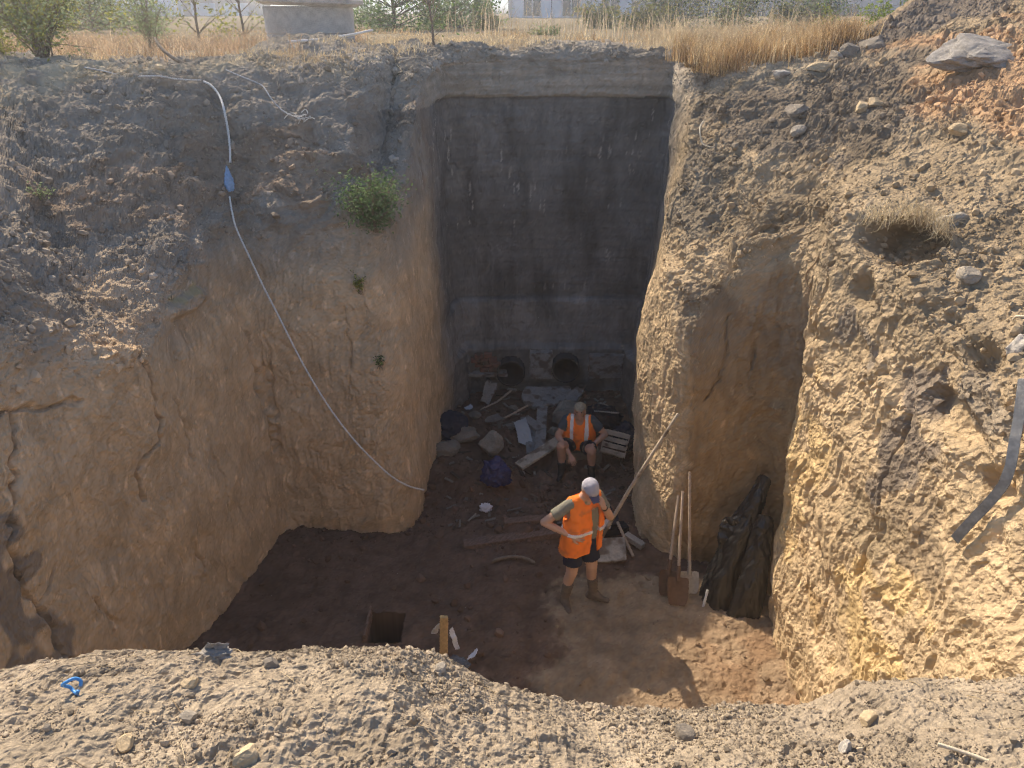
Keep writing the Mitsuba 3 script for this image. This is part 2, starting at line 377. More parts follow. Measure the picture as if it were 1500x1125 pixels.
# ------------------------------------------------------------------ near bank, where the photographer stands
CREST = np.array([(-3.4, 4.0), (-1.98, 3.88), (-1.62, 3.98), (-1.28, 4.03), (-.96, 4.02), (-.72, 4.045), (-.54, 4.02), (-.39, 3.99), (-.26, 3.93), (-.09, 3.84), (.12, 3.75), (.28, 3.70),
                  (.42, 3.67), (.60, 3.68), (.85, 3.71), (1.1, 3.70), (1.22, 3.71), (1.40, 3.83), (1.60, 3.87), (2.1, 3.87), (4.5, 3.87)])
YC = 2.15
nx, ny = np.concatenate([np.arange(-4.6, -2.7, .03), np.arange(-2.7, 2.7, .0085), np.arange(2.7, 4.61, .03)]), np.concatenate([np.arange(-4.5, .9, .06), np.arange(.9, 2.5, .0085), np.arange(2.5, 3.4, .03)])
NX, NY = np.meshgrid(nx, ny, indexing='ij')
NP_ = np.stack([NX, NY, NX * 0], -1)
czc = np.interp(NX, CREST[:, 0], CREST[:, 1])
t1 = np.clip((NY - .7) / (YC - .7), 0, 1)
nzv = 4.42 + (czc - 4.42) * t1 ** 1.25
nzv = np.where(NY > YC, czc - .9 * (NY - YC) - 3.2 * np.clip(NY - YC - .12, 0, None), nzv)
nzv = np.maximum(nzv, -.3)
nw = NP_ + .05 * np.stack([fb(NP_ * 7, 2, 97) - .5, fb(NP_ * 7, 2, 98) - .5, NX * 0], -1)
ncr1, ncr2 = crumbs(nw, .075, 93), crumbs(nw, .034, 94)
lumpy = sstep(.45, .6, fb(NP_ * 2.6 + 1.7, 3, 100))
nzv += .08 * (fb(NP_ * 2.2, 3, 91) - .5) + .07 * (fb(NP_ * 7, 3, 92) - .5) + (.18 + 1.05 * lumpy) * (.015 * ncr1 + .016 * ncr2) + .012 * crumbs(nw, .019, 95)
for px_, py_, a_ in ((-.30, 1.72, .35), (.55, 1.62, -.3), (.95, 1.75, -.5)):      # boot prints
    ex, ey = (NX - px_) * math.cos(a_) + (NY - py_) * math.sin(a_), (NY - py_) * math.cos(a_) - (NX - px_) * math.sin(a_)
    sole = sstep(1.0, .75, np.hypot(ex / .055, (ey - .05) / .095)) + sstep(1.0, .75, np.hypot(ex / .042, (ey + .09) / .055))
    nzv -= np.clip(sole, 0, 1) * .012
    nzv += .010 * np.exp(-((np.hypot(ex / .055, ey / .15) - 1.15) / .18) ** 2)
NP_[..., 2] = nzv
ncol = np.array([.335, .28, .21]) * (1 - .45 * lumpy[..., None]) + lumpy[..., None] * .45 * np.array([.30, .25, .19])
ncol = ncol * (.62 + .76 * fb(NP_ * [5, 5, 5], 4, 96)[..., None]) * (.8 + .4 * nz(NP_ * 120, 99)[..., None])
tag(put('near_bank', (NP_.reshape(-1, 3), grid_faces(len(nx), len(ny))), 'soil', None, False, color=np.clip(ncol, 0, 1).reshape(-1, 3)), kind='structure')


def near_z(x, y):
    i, j = int(np.argmin(np.abs(nx - x))), int(np.argmin(np.abs(ny - y)))
    return float(nzv[i, j])


# ------------------------------------------------------------------ ground to the horizon
ring = BANKD[::12, -1]
oc = ring - np.array([0, 5.0, 0])
oc[:, 2] = 0
oc /= np.linalg.norm(oc, axis=1, keepdims=True)
rad = np.array([0, .5, 1, 1.6, 2.4, 3.4, 5, 8, 12, 20, 40, 80, 120.0])
G = ring[:, None] + oc[:, None] * rad[None, :, None]
G[..., 2] += (np.where(ring[:, 1] > 7, 5.6, 4.6) - ring[:, 2])[:, None] * sstep(0, 3, rad)[None]
G[..., 2] += .12 * (fb(G * .7, 3, 101) - .5) * (rad > .4)[None]
gcol = np.array([.30, .25, .17]) * (.6 + .8 * fb(G * .9, 3, 102)[..., None])
tag(put('ground', (G.reshape(-1, 3), grid_faces(*G.shape[:2])), 'soil', None, True, color=gcol.reshape(-1, 3)), kind='structure')
scene['back_ground'] = mikit.ply(([(-90, -90, 4.3), (90, -90, 4.3), (90, 3.0, 4.3), (9, 3.0, 4.3), (4.55, 1.0, 4.3), (4.55, -4.4, 4.3), (-4.55, -4.4, 4.3), (-4.55, 1.0, 4.3), (-9, 3.0, 4.3), (-90, 3.0, 4.3)],
                                  [(0, 1, 5), (0, 5, 6), (1, 2, 3), (1, 3, 4), (1, 4, 5), (0, 6, 7), (0, 7, 8), (0, 8, 9)]), 'soil_plain')
tag('back_ground', kind='structure')
#@@OBJECTS
# ------------------------------------------------------------------ shape helpers
def V(*a):
    return np.array(a, float)


def tube(points, radius, sides=8, smooth_n=0):
    p = np.asarray(points, float)
    if smooth_n:
        k = np.concatenate([[0], np.cumsum(np.linalg.norm(np.diff(p, axis=0), axis=1))])
        p = PchipInterpolator(k, p, axis=0)(np.linspace(0, k[-1], smooth_n))
    r = np.broadcast_to(np.asarray(radius, float), (len(p),)) if np.ndim(radius) < 1 or len(radius) == len(p) else np.interp(np.linspace(0, 1, len(p)), np.linspace(0, 1, len(radius)), radius)
    t = np.gradient(p, axis=0)
    t /= np.linalg.norm(t, axis=1, keepdims=True) + 1e-12
    ref = V(0, 0, 1) if abs(t[:, 2]).mean() < .8 else V(1, 0, 0)
    a = np.cross(t, ref)
    a /= np.linalg.norm(a, axis=1, keepdims=True) + 1e-12
    b = np.cross(t, a)
    an = np.arange(sides) * 2 * np.pi / sides
    v = p[:, None] + r[:, None, None] * (np.cos(an)[None, :, None] * a[:, None] + np.sin(an)[None, :, None] * b[:, None])
    i, j = np.meshgrid(np.arange(len(p) - 1), np.arange(sides), indexing='ij')
    q = np.stack([i * sides + j, i * sides + (j + 1) % sides, (i + 1) * sides + (j + 1) % sides, (i + 1) * sides + j], -1).reshape(-1, 4)
    f = np.vstack([q[:, [0, 1, 2]], q[:, [0, 2, 3]]])
    n = len(p) * sides
    vv = np.vstack([v.reshape(-1, 3), p[0], p[-1]])
    c = np.arange(sides)
    f = np.vstack([f, np.stack([c * 0 + n, (c + 1) % sides, c], 1), np.stack([c * 0 + n + 1, c + n - sides, (c + 1) % sides + n - sides], 1)])
    return trimesh.Trimesh(vv, f, process=False)


def frame(d, up=(0, 0, 1)):
    d = V(*d) / np.linalg.norm(d)
    x = np.cross(d, up)
    if np.linalg.norm(x) < 1e-3:
        x = np.cross(d, (0, 1, 0))
    x /= np.linalg.norm(x)
    return x, d, np.cross(x, d)          # across, along, upwards


def beam(a, b, w, h, up=(0, 0, 1), bev=.006, wear=.004, seed=1):
    """A board or beam from a to b, its edges chamfered and a little worn."""
    a, b = V(*a), V(*b)
    x, y, z = frame(b - a, up)
    L = np.linalg.norm(b - a)
    e = min(bev, w * .3, h * .3)
    prof = np.array([(-w / 2 + e, -h / 2), (w / 2 - e, -h / 2), (w / 2, -h / 2 + e), (w / 2, h / 2 - e), (w / 2 - e, h / 2), (-w / 2 + e, h / 2), (-w / 2, h / 2 - e), (-w / 2, -h / 2 + e)])
    ns = max(3, int(L / .08))
    v = []
    for i in range(ns + 1):
        v.append(a + y * L * i / ns + prof[:, :1] * x + prof[:, 1:] * z)
    v = np.array(v)
    v += wear * (np.stack([nz(v * 12, seed + k) for k in range(3)], -1) - .5) * 2
    i, j = np.meshgrid(np.arange(ns), np.arange(8), indexing='ij')
    q = np.stack([i * 8 + j, i * 8 + (j + 1) % 8, (i + 1) * 8 + (j + 1) % 8, (i + 1) * 8 + j], -1).reshape(-1, 4)
    f = [q[:, [0, 1, 2]], q[:, [0, 2, 3]]]
    f.append(np.array([[0, k + 1, k] for k in range(1, 7)]))
    o = ns * 8
    f.append(np.array([[o, o + k, o + k + 1] for k in range(1, 7)]))
    m = trimesh.Trimesh(v.reshape(-1, 3), np.vstack(f), process=False)
    if m.volume < 0:
        m.invert()
    return m


def slab(c, d, size, up=(0, 0, 1), rag=.03, seed=1, sub=4):
    """A broken slab or block: a box with ragged outline and rough faces, length along d."""
    m = trimesh.creation.box(size)
    for _ in range(sub):
        m = m.subdivide()
    v = np.array(m.vertices)
    s = np.array(size)
    v *= 1 - .06 * (np.abs(v / s * 2) ** 6).sum(1, keepdims=True) / 3
    v[:, :2] += rag * (np.stack([fb(v * [1 / s[0], 1 / s[1], 0] * 2.2 + seed, 2, seed + k) for k in range(2)], -1) - .5) * 2 * np.abs(v[:, :2] / s[:2] * 2) ** 2
    v += .012 * (np.stack([fb(v * 22 + seed, 2, seed + 9 + k) for k in range(3)], -1) - .5)
    x, y, z = frame(d, up)
    v = V(*c) + v[:, :1] * y + v[:, 1:2] * x + v[:, 2:] * z
    m = trimesh.Trimesh(v, m.faces, process=False)
    if m.volume < 0:
        m.invert()
    return m


def rock(c, size, seed=1, rough=.35, level=3, turn=0.0, tilt=0.0):
    m = trimesh.creation.icosphere(subdivisions=level)
    v = np.array(m.vertices)
    r = np.random.default_rng(seed)
    for _ in range(7):                       # flat broken faces
        n = r.normal(size=3)
        n /= np.linalg.norm(n)
        d = v @ n - r.uniform(.55, .85)
        v -= np.clip(d, 0, None)[:, None] * n
    v *= 1 + rough * (fb(v * 1.8 + seed * 3.7, 3, seed)[:, None] - .5)
    v += .05 * (np.stack([nz(v * 7, seed + k) for k in range(3)], -1) - .5)
    v *= np.array(size) / 2
    ct, st = math.cos(turn), math.sin(turn)
    cl, sl = math.cos(tilt), math.sin(tilt)
    v = v @ np.array([[1, 0, 0], [0, cl, sl], [0, -sl, cl]]) @ np.array([[ct, st, 0], [-st, ct, 0], [0, 0, 1]])
    return trimesh.Trimesh(v + V(*c), m.faces, process=False)


def crumple(c, size, seed=1, fold=.5, level=4):
    """Crumpled sheet plastic: a closed bag-like skin with sharp folds, flattened under its own weight."""
    m = trimesh.creation.icosphere(subdivisions=level)
    v = np.array(m.vertices)
    n = fb(v * 2.2 + seed, 3, seed)
    rg = np.abs(2 * fb(v * 3.1 + seed * 2, 2, seed + 4) - 1)
    v *= (1 - fold * .6 + fold * 1.3 * n + fold * .8 * rg)[:, None]
    v[:, 2] = np.maximum(v[:, 2], -.45)
    return trimesh.Trimesh(v * np.array(size) / 2 + V(*c), m.faces, process=False)


def sheet(pts, n=(24, 10), ruffle=.02, freq=9, seed=1, thick=.004):
    """A crinkled sheet through a grid of points, with a real thickness."""
    p = np.asarray(pts, float)
    a, b = p.shape[:2]
    g = PchipInterpolator(np.linspace(0, 1, a), p, axis=0)(np.linspace(0, 1, n[0]))
    g = PchipInterpolator(np.linspace(0, 1, b), g, axis=1)(np.linspace(0, 1, n[1]))
    nn = grid_normals(g)
    w = np.abs(2 * fb(g * np.asarray(freq), 3, seed) - 1) - .4
    w = w + .35 * (np.abs(2 * fb(g * np.asarray(freq) * 3.3, 2, seed + 8) - 1) - .4)
    g = g + nn * (ruffle * 2 * w)[..., None]
    nn = grid_normals(g)
    f = grid_faces(*n)
    k = n[0] * n[1]
    idx = np.arange(k).reshape(n)
    loop = np.concatenate([idx[0], idx[1:, -1], idx[-1, -2::-1], idx[-2:0:-1, 0]])
    nx_ = np.roll(loop, -1)
    rim = np.vstack([np.stack([loop, nx_, nx_ + k], 1), np.stack([loop, nx_ + k, loop + k], 1)])
    return trimesh.Trimesh(np.vstack([g.reshape(-1, 3), (g - nn * thick).reshape(-1, 3)]), np.vstack([f, f[:, ::-1] + k, rim]), process=False)


def join(ms):
    return trimesh.util.concatenate(ms)


def facing(m):
    return m


# ------------------------------------------------------------------ materials of the things
def grainy(c, k=.35, fx_=9, fine=70):
    c = list(c)
    return mikit.proc(lambda p, n, uv: mi.Color3f(*c) * ((1 - k) + 2 * k * (.6 * mikit.fbm(p.x * fx_, p.y * fx_, p.z * fx_, octaves=2) + .4 * mikit.noise(p.x * fine, p.y * fine, p.z * fine))))


def muddy(c, k=.35, lo=.46, hi=.66):
    c = list(c)

    def fn(p, n, uv):
        m = mikit.smoothstep(lo, hi, mikit.fbm(p.x * 7, p.y * 7, p.z * 7 + 3, octaves=3))
        return mikit.mix(c, [.12, .088, .066], m * .85) * ((1 - k) + 2 * k * (.6 * mikit.fbm(p.x * 13, p.y * 13, p.z * 13, octaves=2) + .4 * mikit.noise(p.x * 70, p.y * 70, p.z * 70)))
    return mikit.proc(fn)


def grained_wood(c, k=.4):
    c = list(c)
    return mikit.proc(lambda p, n, uv: mi.Color3f(*c) * ((1 - k) + 2 * k * mikit.fbm((p.x + p.y) * 16, (p.x - p.y) * 45, p.z * 30, octaves=2)))


mat('concrete', grainy((.42, .40, .37)))
mat('concrete_mud', muddy((.27, .26, .245)))
mat('concrete_dark', muddy((.24, .23, .22)))
mat('stone', grainy((.30, .265, .215), .4))
mat('stone_tan', grainy((.42, .33, .21), .35))
mat('stone_dark', grainy((.20, .175, .145), .4))
mat('stone_pale', muddy((.40, .375, .33)))
mat('brick', muddy((.22, .115, .09), .4, .42, .62))
mat('wood_grey', muddy((.26, .25, .235), .35, .5, .72))
mat('wood_pale', muddy((.44, .375, .29), .35, .5, .74))
mat('wood_dark', grained_wood((.16, .11, .085)))
mat('wood_fresh', grained_wood((.50, .34, .16), .25))
mat('handle_wood', grained_wood((.42, .33, .25), .25))
mat('steel_worn', grainy((.22, .205, .19)), .5, metallic=.4)
mat('steel_rust', grainy((.14, .085, .055)), .75)
mat('steel_pale', grainy((.36, .34, .31)), .5, metallic=.3)
mat('cable_white', grainy((.60, .58, .54), .25, 14), .6)
mat('cable_grey', (.45, .45, .44), .6)
mat('plastic_black', grainy((.012, .013, .015), .5), .40, specular=.5)
mat('plastic_grey', grainy((.085, .09, .10), .5, 14), .30, specular=.6)
mat('plastic_white', grainy((.62, .63, .66), .2), .4)
mat('plastic_blue', (.08, .28, .62), .35)
mat('bag_blue', grainy((.24, .38, .58), .3, 20), .45)
mat('bag_violet', grainy((.035, .035, .10), .4), .4)
mat('cloth_black', grainy((.022, .024, .030), .4), .9)
mat('cloth_blue', grainy((.022, .028, .05), .4), .9)
mat('pipe_dark', grainy((.06, .06, .062), .3), .5)
mat('lime', grainy((.44, .41, .36), .3))
mat('ash_grey', grainy((.25, .235, .215), .5, 14))
mat('root', (.26, .19, .12), .9)
mat('root_pale', (.55, .48, .36), .9)
mat('bark', grainy((.20, .16, .12), .4, 20))
mat('wet_hole', (.03, .04, .05), .15)
scene['leaf'] = {'type': 'principledthin', 'base_color': VC, 'roughness': .55, 'diff_trans': .9, 'spec_trans': 0.0, 'eta': 1.4}
scene['straw'] = {'type': 'principledthin', 'base_color': VC, 'roughness': .7, 'diff_trans': .7, 'spec_trans': 0.0, 'eta': 1.3}
scene['clod_soil'] = {'type': 'twosided', 'bsdf': {'type': 'diffuse', 'reflectance': VC}}

# ------------------------------------------------------------------ apartment blocks and sheds beyond the field
mat('panel_blue', grainy((.60, .68, .78), .12, .6, 3))
mat('panel_light', grainy((.62, .66, .72), .10, .6, 3))
mat('panel_grey', grainy((.40, .41, .43), .15, .6, 3))
mat('joint', (.16, .19, .26))
mat('window_frame', (.62, .64, .66), .5)
mat('window_pane', (.05, .065, .08), .12, specular=.8)


def bx(x0, x1, y0, y1, z0, z1):
    m = trimesh.creation.box((x1 - x0, y1 - y0, z1 - z0))
    m.apply_translation(((x0 + x1) / 2, (y0 + y1) / 2, (z0 + z1) / 2))
    return m


def block_of_flats(label, x0, x1, y0, depth, floors, mats, bay=3.2, base=5.3, balcony=(1, 2, 5, 6)):
    b = thing('apartment_block', label, 'building')
    fh = 2.8
    top = base + 1.0 + floors * fh
    put('wall', bx(x0, x1, y0, y0 + depth, base, top), mats[0], b)
    put('end_wall', bx(x0 - .35, x0 - .01, y0 - .25, y0 + depth, base, top + .3), 'panel_grey', b)
    put('roof', bx(x0 - .3, x1 + .3, y0 - .3, y0 + depth + .3, top, top + .35), 'concrete', b)
    put('plinth', bx(x0, x1, y0 - .06, y0 - .003, base, base + .55), 'panel_grey', b)
    n = int((x1 - x0) / bay)
    for k in range(floors):
        z = base + .9 + k * fh
        put('floor_joint', bx(x0, x1, y0 - .05, y0 - .004, z - .05, z + .05), 'joint', b)
        for i in range(n):
            cx_ = x0 + (i + .5) * bay
            if i in balcony and k:
                bal = put('balcony', bx(cx_ - 1.35, cx_ + 1.35, y0 - 1.1, y0 - .02, z - .08, z + .08), 'concrete', b)
                put('parapet', bx(cx_ - 1.35, cx_ + 1.35, y0 - 1.14, y0 - 1.06, z + .09, z + 1.05), mats[1], bal)
            w = put('window', join([bx(cx_ - .75, cx_ + .75, y0 - .07, y0 - .01, z + .85, z + .93), bx(cx_ - .75, cx_ + .75, y0 - .07, y0 - .01, z + 2.15, z + 2.23), bx(cx_ - .75, cx_ - .67, y0 - .07, y0 - .01, z + .94, z + 2.14),
                                    bx(cx_ + .67, cx_ + .75, y0 - .07, y0 - .01, z + .94, z + 2.14), bx(cx_ - .04, cx_ + .04, y0 - .07, y0 - .01, z + .94, z + 2.14)]), 'window_frame', b)
            put('pane', bx(cx_ - .66, cx_ + .66, y0 - .04, y0 - .015, z + .94, z + 2.14), 'window_pane', w)
    for k in range(1, n):
        put('panel_joint', bx(x0 + k * bay - .03, x0 + k * bay + .03, y0 - .045, y0 - .005, base + .56, top - .02), 'joint', b)
    return b


block_of_flats('pale blue panel apartment block behind the back edge of the pit', .05, 9.5, 68.0, 12, 3, ('panel_blue', 'panel_light'), 3.1, 3.9)
block_of_flats('set back bluish grey apartment block behind the dark shrubs, right of the pale blue block', 11.2, 46.0, 92.0, 12, 4, ('panel_grey', 'panel_light'), 3.4, 3.7)
block_of_flats('hazy blue apartment block behind the bushes at the left edge of the field', -62.0, -34.0, 85.0, 12, 4, ('panel_blue', 'panel_light'), 3.4)
g = thing('garage_row', 'long low flat roofed garage row far behind the field, left of the concrete well', 'building')
put('wall', bx(-44, -26.5, 88, 94, 5.3, 7.1), 'panel_grey', g)
put('roof', bx(-44.4, -26.1, 87.6, 94.4, 7.1, 7.4), 'concrete_dark', g)
for k in range(5):
    put('door', bx(-43.2 + k * 3.4, -40.7 + k * 3.4, 87.93, 87.99, 5.4, 6.8), 'panel_blue', g)

# ------------------------------------------------------------------ concrete well on the field
w = thing('concrete_well', 'round grey concrete well ring with an overhanging slab lid on the field edge', 'well')
wx, wy, wz = -3.55, 14.9, 5.50


def revolve(profile, c, n=48):
    m = trimesh.creation.revolve(np.array(profile, float), sections=n)
    m.apply_translation(c)
    return m


ringm = revolve([(.62, 0), (.74, 0), (.755, .02), (.76, .30), (.745, .31), (.745, .325), (.765, .335), (.77, .73), (.755, .75), (.66, .75), (.64, .73), (.62, 0)], (wx, wy, wz))
put('ring', ringm, 'concrete', w, 30)
lid = revolve([(0, 0), (.80, 0), (.94, .05), (.95, .11), (.86, .14), (.55, .19), (.30, .205), (0, .205)], (0, 0, 0), 10)
lid.apply_transform(trimesh.transformations.rotation_matrix(.03, (0, 1, 0)))
lid.apply_translation((wx + .02, wy, wz + .755))
put('lid', lid, 'concrete', w)
put('lifting_eye', tube([(wx - .1, wy, wz + .95), (wx - .09, wy, wz + 1.04), (wx, wy, wz + 1.07), (wx + .09, wy, wz + 1.04), (wx + .1, wy, wz + .95)], .012, 6), 'steel_rust', w, True)


# ------------------------------------------------------------------ plants
def leaf_mesh(P_, size, r, palette, droop=.2, ratio=.45):
    """Folded leaves at the points P_."""
    n = len(P_)
    d = r.normal(size=(n, 3))
    d[:, 2] = d[:, 2] * .6 - droop
    d /= np.linalg.norm(d, axis=1, keepdims=True)
    s = np.cross(d, r.normal(size=(n, 3)))
    s /= np.linalg.norm(s, axis=1, keepdims=True)
    u = np.cross(s, d)
    L = size * r.uniform(.6, 1.3, (n, 1))
    v = np.stack([P_, P_ + d * L * .5 + s * L * ratio * .5 + u * L * .12, P_ + d * L, P_ + d * L * .5 - s * L * ratio * .5 + u * L * .12], 1).reshape(-1, 3)
    f = (np.array([[0, 1, 2], [0, 2, 3]])[None] + 4 * np.arange(n)[:, None, None]).reshape(-1, 3)
    pal = np.array(palette)
    c = pal[r.integers(0, len(pal), n)] * r.uniform(.7, 1.3, (n, 1))
    return (v, f), np.repeat(np.clip(c, 0, 1), 4, axis=0)


GREEN = [(.15, .25, .07), (.19, .28, .09), (.12, .20, .07)]
OLIVE = [(.22, .25, .08), (.17, .17, .05), (.10, .13, .05), (.20, .18, .07)]
YELLOW = [(.36, .37, .08), (.30, .28, .06), (.17, .20, .05)]
DARK = [(.035, .055, .035), (.05, .07, .04), (.06, .07, .05)]
FRESH = [(.20, .28, .05), (.26, .32, .06), (.15, .22, .05)]
SILVER = [(.28, .34, .18), (.34, .40, .22), (.21, .27, .13)]


def bush(name, label, cat, base, height, width, seed, stems, leaf, count, palette, lean=(0, 0), stem_r=.008, up=.9, group=None, spread=.12, trunk_name='stem', low=.25):
    r = np.random.default_rng(seed)
    base = V(*base)
    k = thing(name, label, cat, group)
    tubes, tips = [], []
    for i in range(stems):
        a = r.uniform(0, 2 * np.pi)
        rad = math.sqrt(r.uniform(.02, 1)) * width / 2
        end = base + V(math.cos(a) * rad + lean[0], math.sin(a) * rad + lean[1], height * r.uniform(.55, 1.0) * (1 - .35 * (rad / (width / 2)) ** 2))
        mid = base * .5 + end * .5 + V(-math.cos(a) * rad * .2, -math.sin(a) * rad * .2, height * .06 * up) + r.normal(size=3) * .03 * height
        line = np.array([base + r.normal(size=3) * [.02, .02, 0], mid, end])
        tt = np.linspace(0, 1, 9)[:, None]
        curve = (1 - tt) ** 2 * line[0] + 2 * tt * (1 - tt) * line[1] + tt ** 2 * line[2] + r.normal(size=(9, 3)) * .008 * height
        tubes.append(tube(curve, [stem_r, stem_r * .3], 5))
        for _ in range(3):
            q = curve[r.integers(3, 8)]
            e = q + r.normal(size=3) * V(1, 1, .8) * width * .16 + V(0, 0, height * .06)
            tubes.append(tube([q, (q + e) / 2 + V(0, 0, .01 * height), e], [stem_r * .45, stem_r * .2], 4))
            tips.append((q, e))
        for q0, q1 in zip(curve[2:-1], curve[3:]):
            tips.append((q0, q1))
    put(trunk_name, join(tubes), 'bark', k, True)
    tips = np.array(tips)
    pick = r.integers(0, len(tips), count)
    t = r.uniform(0, 1, (count, 1))
    P_ = tips[pick, 0] * (1 - t) + tips[pick, 1] * t + r.normal(size=(count, 3)) * spread * min(width, height) * .5
    P_ = P_[P_[:, 2] > base[2] + low * height * r.uniform(0, 1, len(P_))]
    lm, lc = leaf_mesh(P_, leaf, r, palette)
    put('foliage', lm, 'leaf', k, False, color=lc)
    return k


def tree(label, base, height, crown_r, crown_z, seed, palette, leaf, count, trunk_r=.06, clumps=26, name='tree', group=None, squash=1.0):
    r = np.random.default_rng(seed)
    base = V(*base)
    k = thing(name, label, 'tree', group)
    top = base + V(r.normal() * .05 * height, 0, height * .8)
    tt = np.linspace(0, 1, 8)[:, None]
    tr = base * (1 - tt) + top * tt + r.normal(size=(8, 3)) * .012 * height * tt
    parts = [tube(tr, [trunk_r, trunk_r * .35], 7)]
    cs = []
    for i in range(clumps):
        a, h = r.uniform(0, 2 * np.pi), r.uniform(crown_z, 1)
        prof = math.sin(math.pi * min(.97, (h - crown_z) / (1 - crown_z) * .8 + .2)) ** .6
        rr = crown_r * prof * math.sqrt(r.uniform(.1, 1))
        e = base + V(math.cos(a) * rr, math.sin(a) * rr * squash, h * height)
        s = tr[min(7, max(1, int(h * 6)))]
        parts.append(tube([s, s * .4 + e * .6 + V(0, 0, .03 * height), e], [trunk_r * .3, trunk_r * .08], 5))
        cs.append(e)
    put('trunk', join(parts), 'bark', k, True)
    cs = np.array(cs)
    cl = r.integers(0, len(cs), count)
    sz = crown_r * r.uniform(.22, .42, len(cs))
    P_ = cs[cl] + r.normal(size=(count, 3)) * sz[cl][:, None] * V(1, 1, .75) * .6
    P_ = P_[P_[:, 2] > base[2] + .1]
    lm, lc = leaf_mesh(P_, leaf, r, palette)
    put('crown', lm, 'leaf', k, False, color=lc)
    return k


bush('shrub', 'tall many stemmed shrub with yellow green leaves on the rim, nearest the left corner', 'shrub', (-6.35, 11.3, 5.5), 1.9, 1.7, 1, 30, .06, 4600, SILVER + YELLOW, stem_r=.012)
bush('shrub', 'low yellow green shrub at the foot of the tall many stemmed shrub', 'shrub', (-7.3, 11.6, 5.5), .55, 1.3, 2, 14, .05, 1300, YELLOW)
bush('shrub', 'thin leafy shrub in the dry grass right of the tall many stemmed shrub', 'shrub', (-5.6, 13.0, 5.5), 1.5, 1.1, 3, 12, .05, 800, SILVER)
tree('pale green hedge like tree behind the left field', (-15.4, 30, 5.4), 2.1, 1.6, .02, 4, SILVER, .15, 5200)
tree('broad pale green tree at the far left of the field', (-19.5, 31, 5.4), 2.6, 2.2, .02, 5, SILVER, .16, 5200)
tree('hazy green tree between the left shrub and the hedge like tree', (-11.9, 24, 5.4), 2.0, 1.2, .03, 6, OLIVE + SILVER, .12, 2600)
for i, (x, y, h, pal, lab) in enumerate([(-7.1, 16.5, 2.6, YELLOW, 'bare leaning sapling with a few yellow leaves left of the well'), (-6.4, 17.2, 2.9, YELLOW, 'slim sapling with scattered yellow leaves second from the well'),
                                         (-5.5, 17.4, 2.4, YELLOW, 'yellow green sapling nearest the left side of the well')]):
    tree(lab, (x, y, 5.5), h * .75, .75, .14, 20 + i, pal, .075, 420 if i < 2 else 750, .03, 14, 'sapling')
tree('wide green tree right of the well, its crown reaching down to the dry grass', (-3.75, 27, 5.4), 2.4, 1.9, .03, 7, GREEN + SILVER, .13, 7500, .08, 56)
tree('green tree behind the thin trunked sapling at the back rim', (-1.9, 29, 5.4), 2.2, 1.5, .03, 8, GREEN + SILVER, .13, 5600, .07, 46)
bush('shrub', 'rounded olive green shrub standing alone against the sky beside the pale apartment block', 'shrub', (-.85, 28, 5.45), .75, 1.0, 9, 18, .09, 1500, OLIVE, stem_r=.012, low=.05)
tree('thin trunked young tree growing on the back rim left of the straight cut', (-1.18, 12.75, 5.6), 1.9, .8, .16, 10, GREEN + OLIVE, .055, 460, .022, 18, 'sapling')
for i, (x, y, h, wd, pal, lab) in enumerate([
        (4.35, 27, 1.3, 1.6, DARK, 'dark spiky shrub in front of the apartment blocks, leftmost of the dark ones'),
        (5.6, 30, 1.5, 2.2, DARK, 'wide dark shrub under the light blue balcony'),
        (7.2, 28, 1.4, 1.9, DARK + SILVER, 'grey green dark shrub behind the tall dry grass'),
        (9.4, 29, 1.5, 2.0, DARK, 'dark shrub behind the grass near the spoil heap'),
        (10.8, 30, 1.5, 2.0, DARK + GREEN, 'dark green shrub just left of the bright green bush'),
        (3.1, 30, .8, 1.4, OLIVE, 'low olive shrub at the foot of the set back apartment block')]):
    bush('shrub', lab, 'shrub', (x, y, 5.45), h * (.8 + .25 * (i % 3)), wd * 1.45, 40 + i, 24, .12, 1900, pal + OLIVE, stem_r=.012, low=.02, spread=.26)
bush('bright_bush', 'bright green bush showing above the crest of the spoil heap', 'bush', (6.65, 15.0, 5.5), 1.15, 1.0, 47, 18, .07, 1500, FRESH, low=.1)
bush('yellow_shrub', 'yellow green shrub in the dry grass left of the bright green bush', 'shrub', (5.7, 15.4, 5.5), .95, .55, 48, 10, .06, 500, FRESH + YELLOW, low=.2)
for i, (x, y, h, wd, pal, lab) in enumerate([
        (-9.6, 17.5, .9, 1.5, YELLOW + SILVER, 'spreading yellow green weed bush at the left end of the field'),
        (-8.1, 19.0, 1.1, 1.6, SILVER, 'greyish weed bush in the field behind the thin leafy shrub'),
        (-4.9, 20.5, .8, 1.3, OLIVE, 'olive weed bush in the field just left of the well'),
        (.9, 22, .45, 1.1, OLIVE + SILVER, 'low weed patch in front of the pale apartment block')]):
    bush('weed_bush', lab, 'weeds', (x, y, 5.45), h, wd, 60 + i, 18, .07, 900, pal, low=.03, spread=.2)
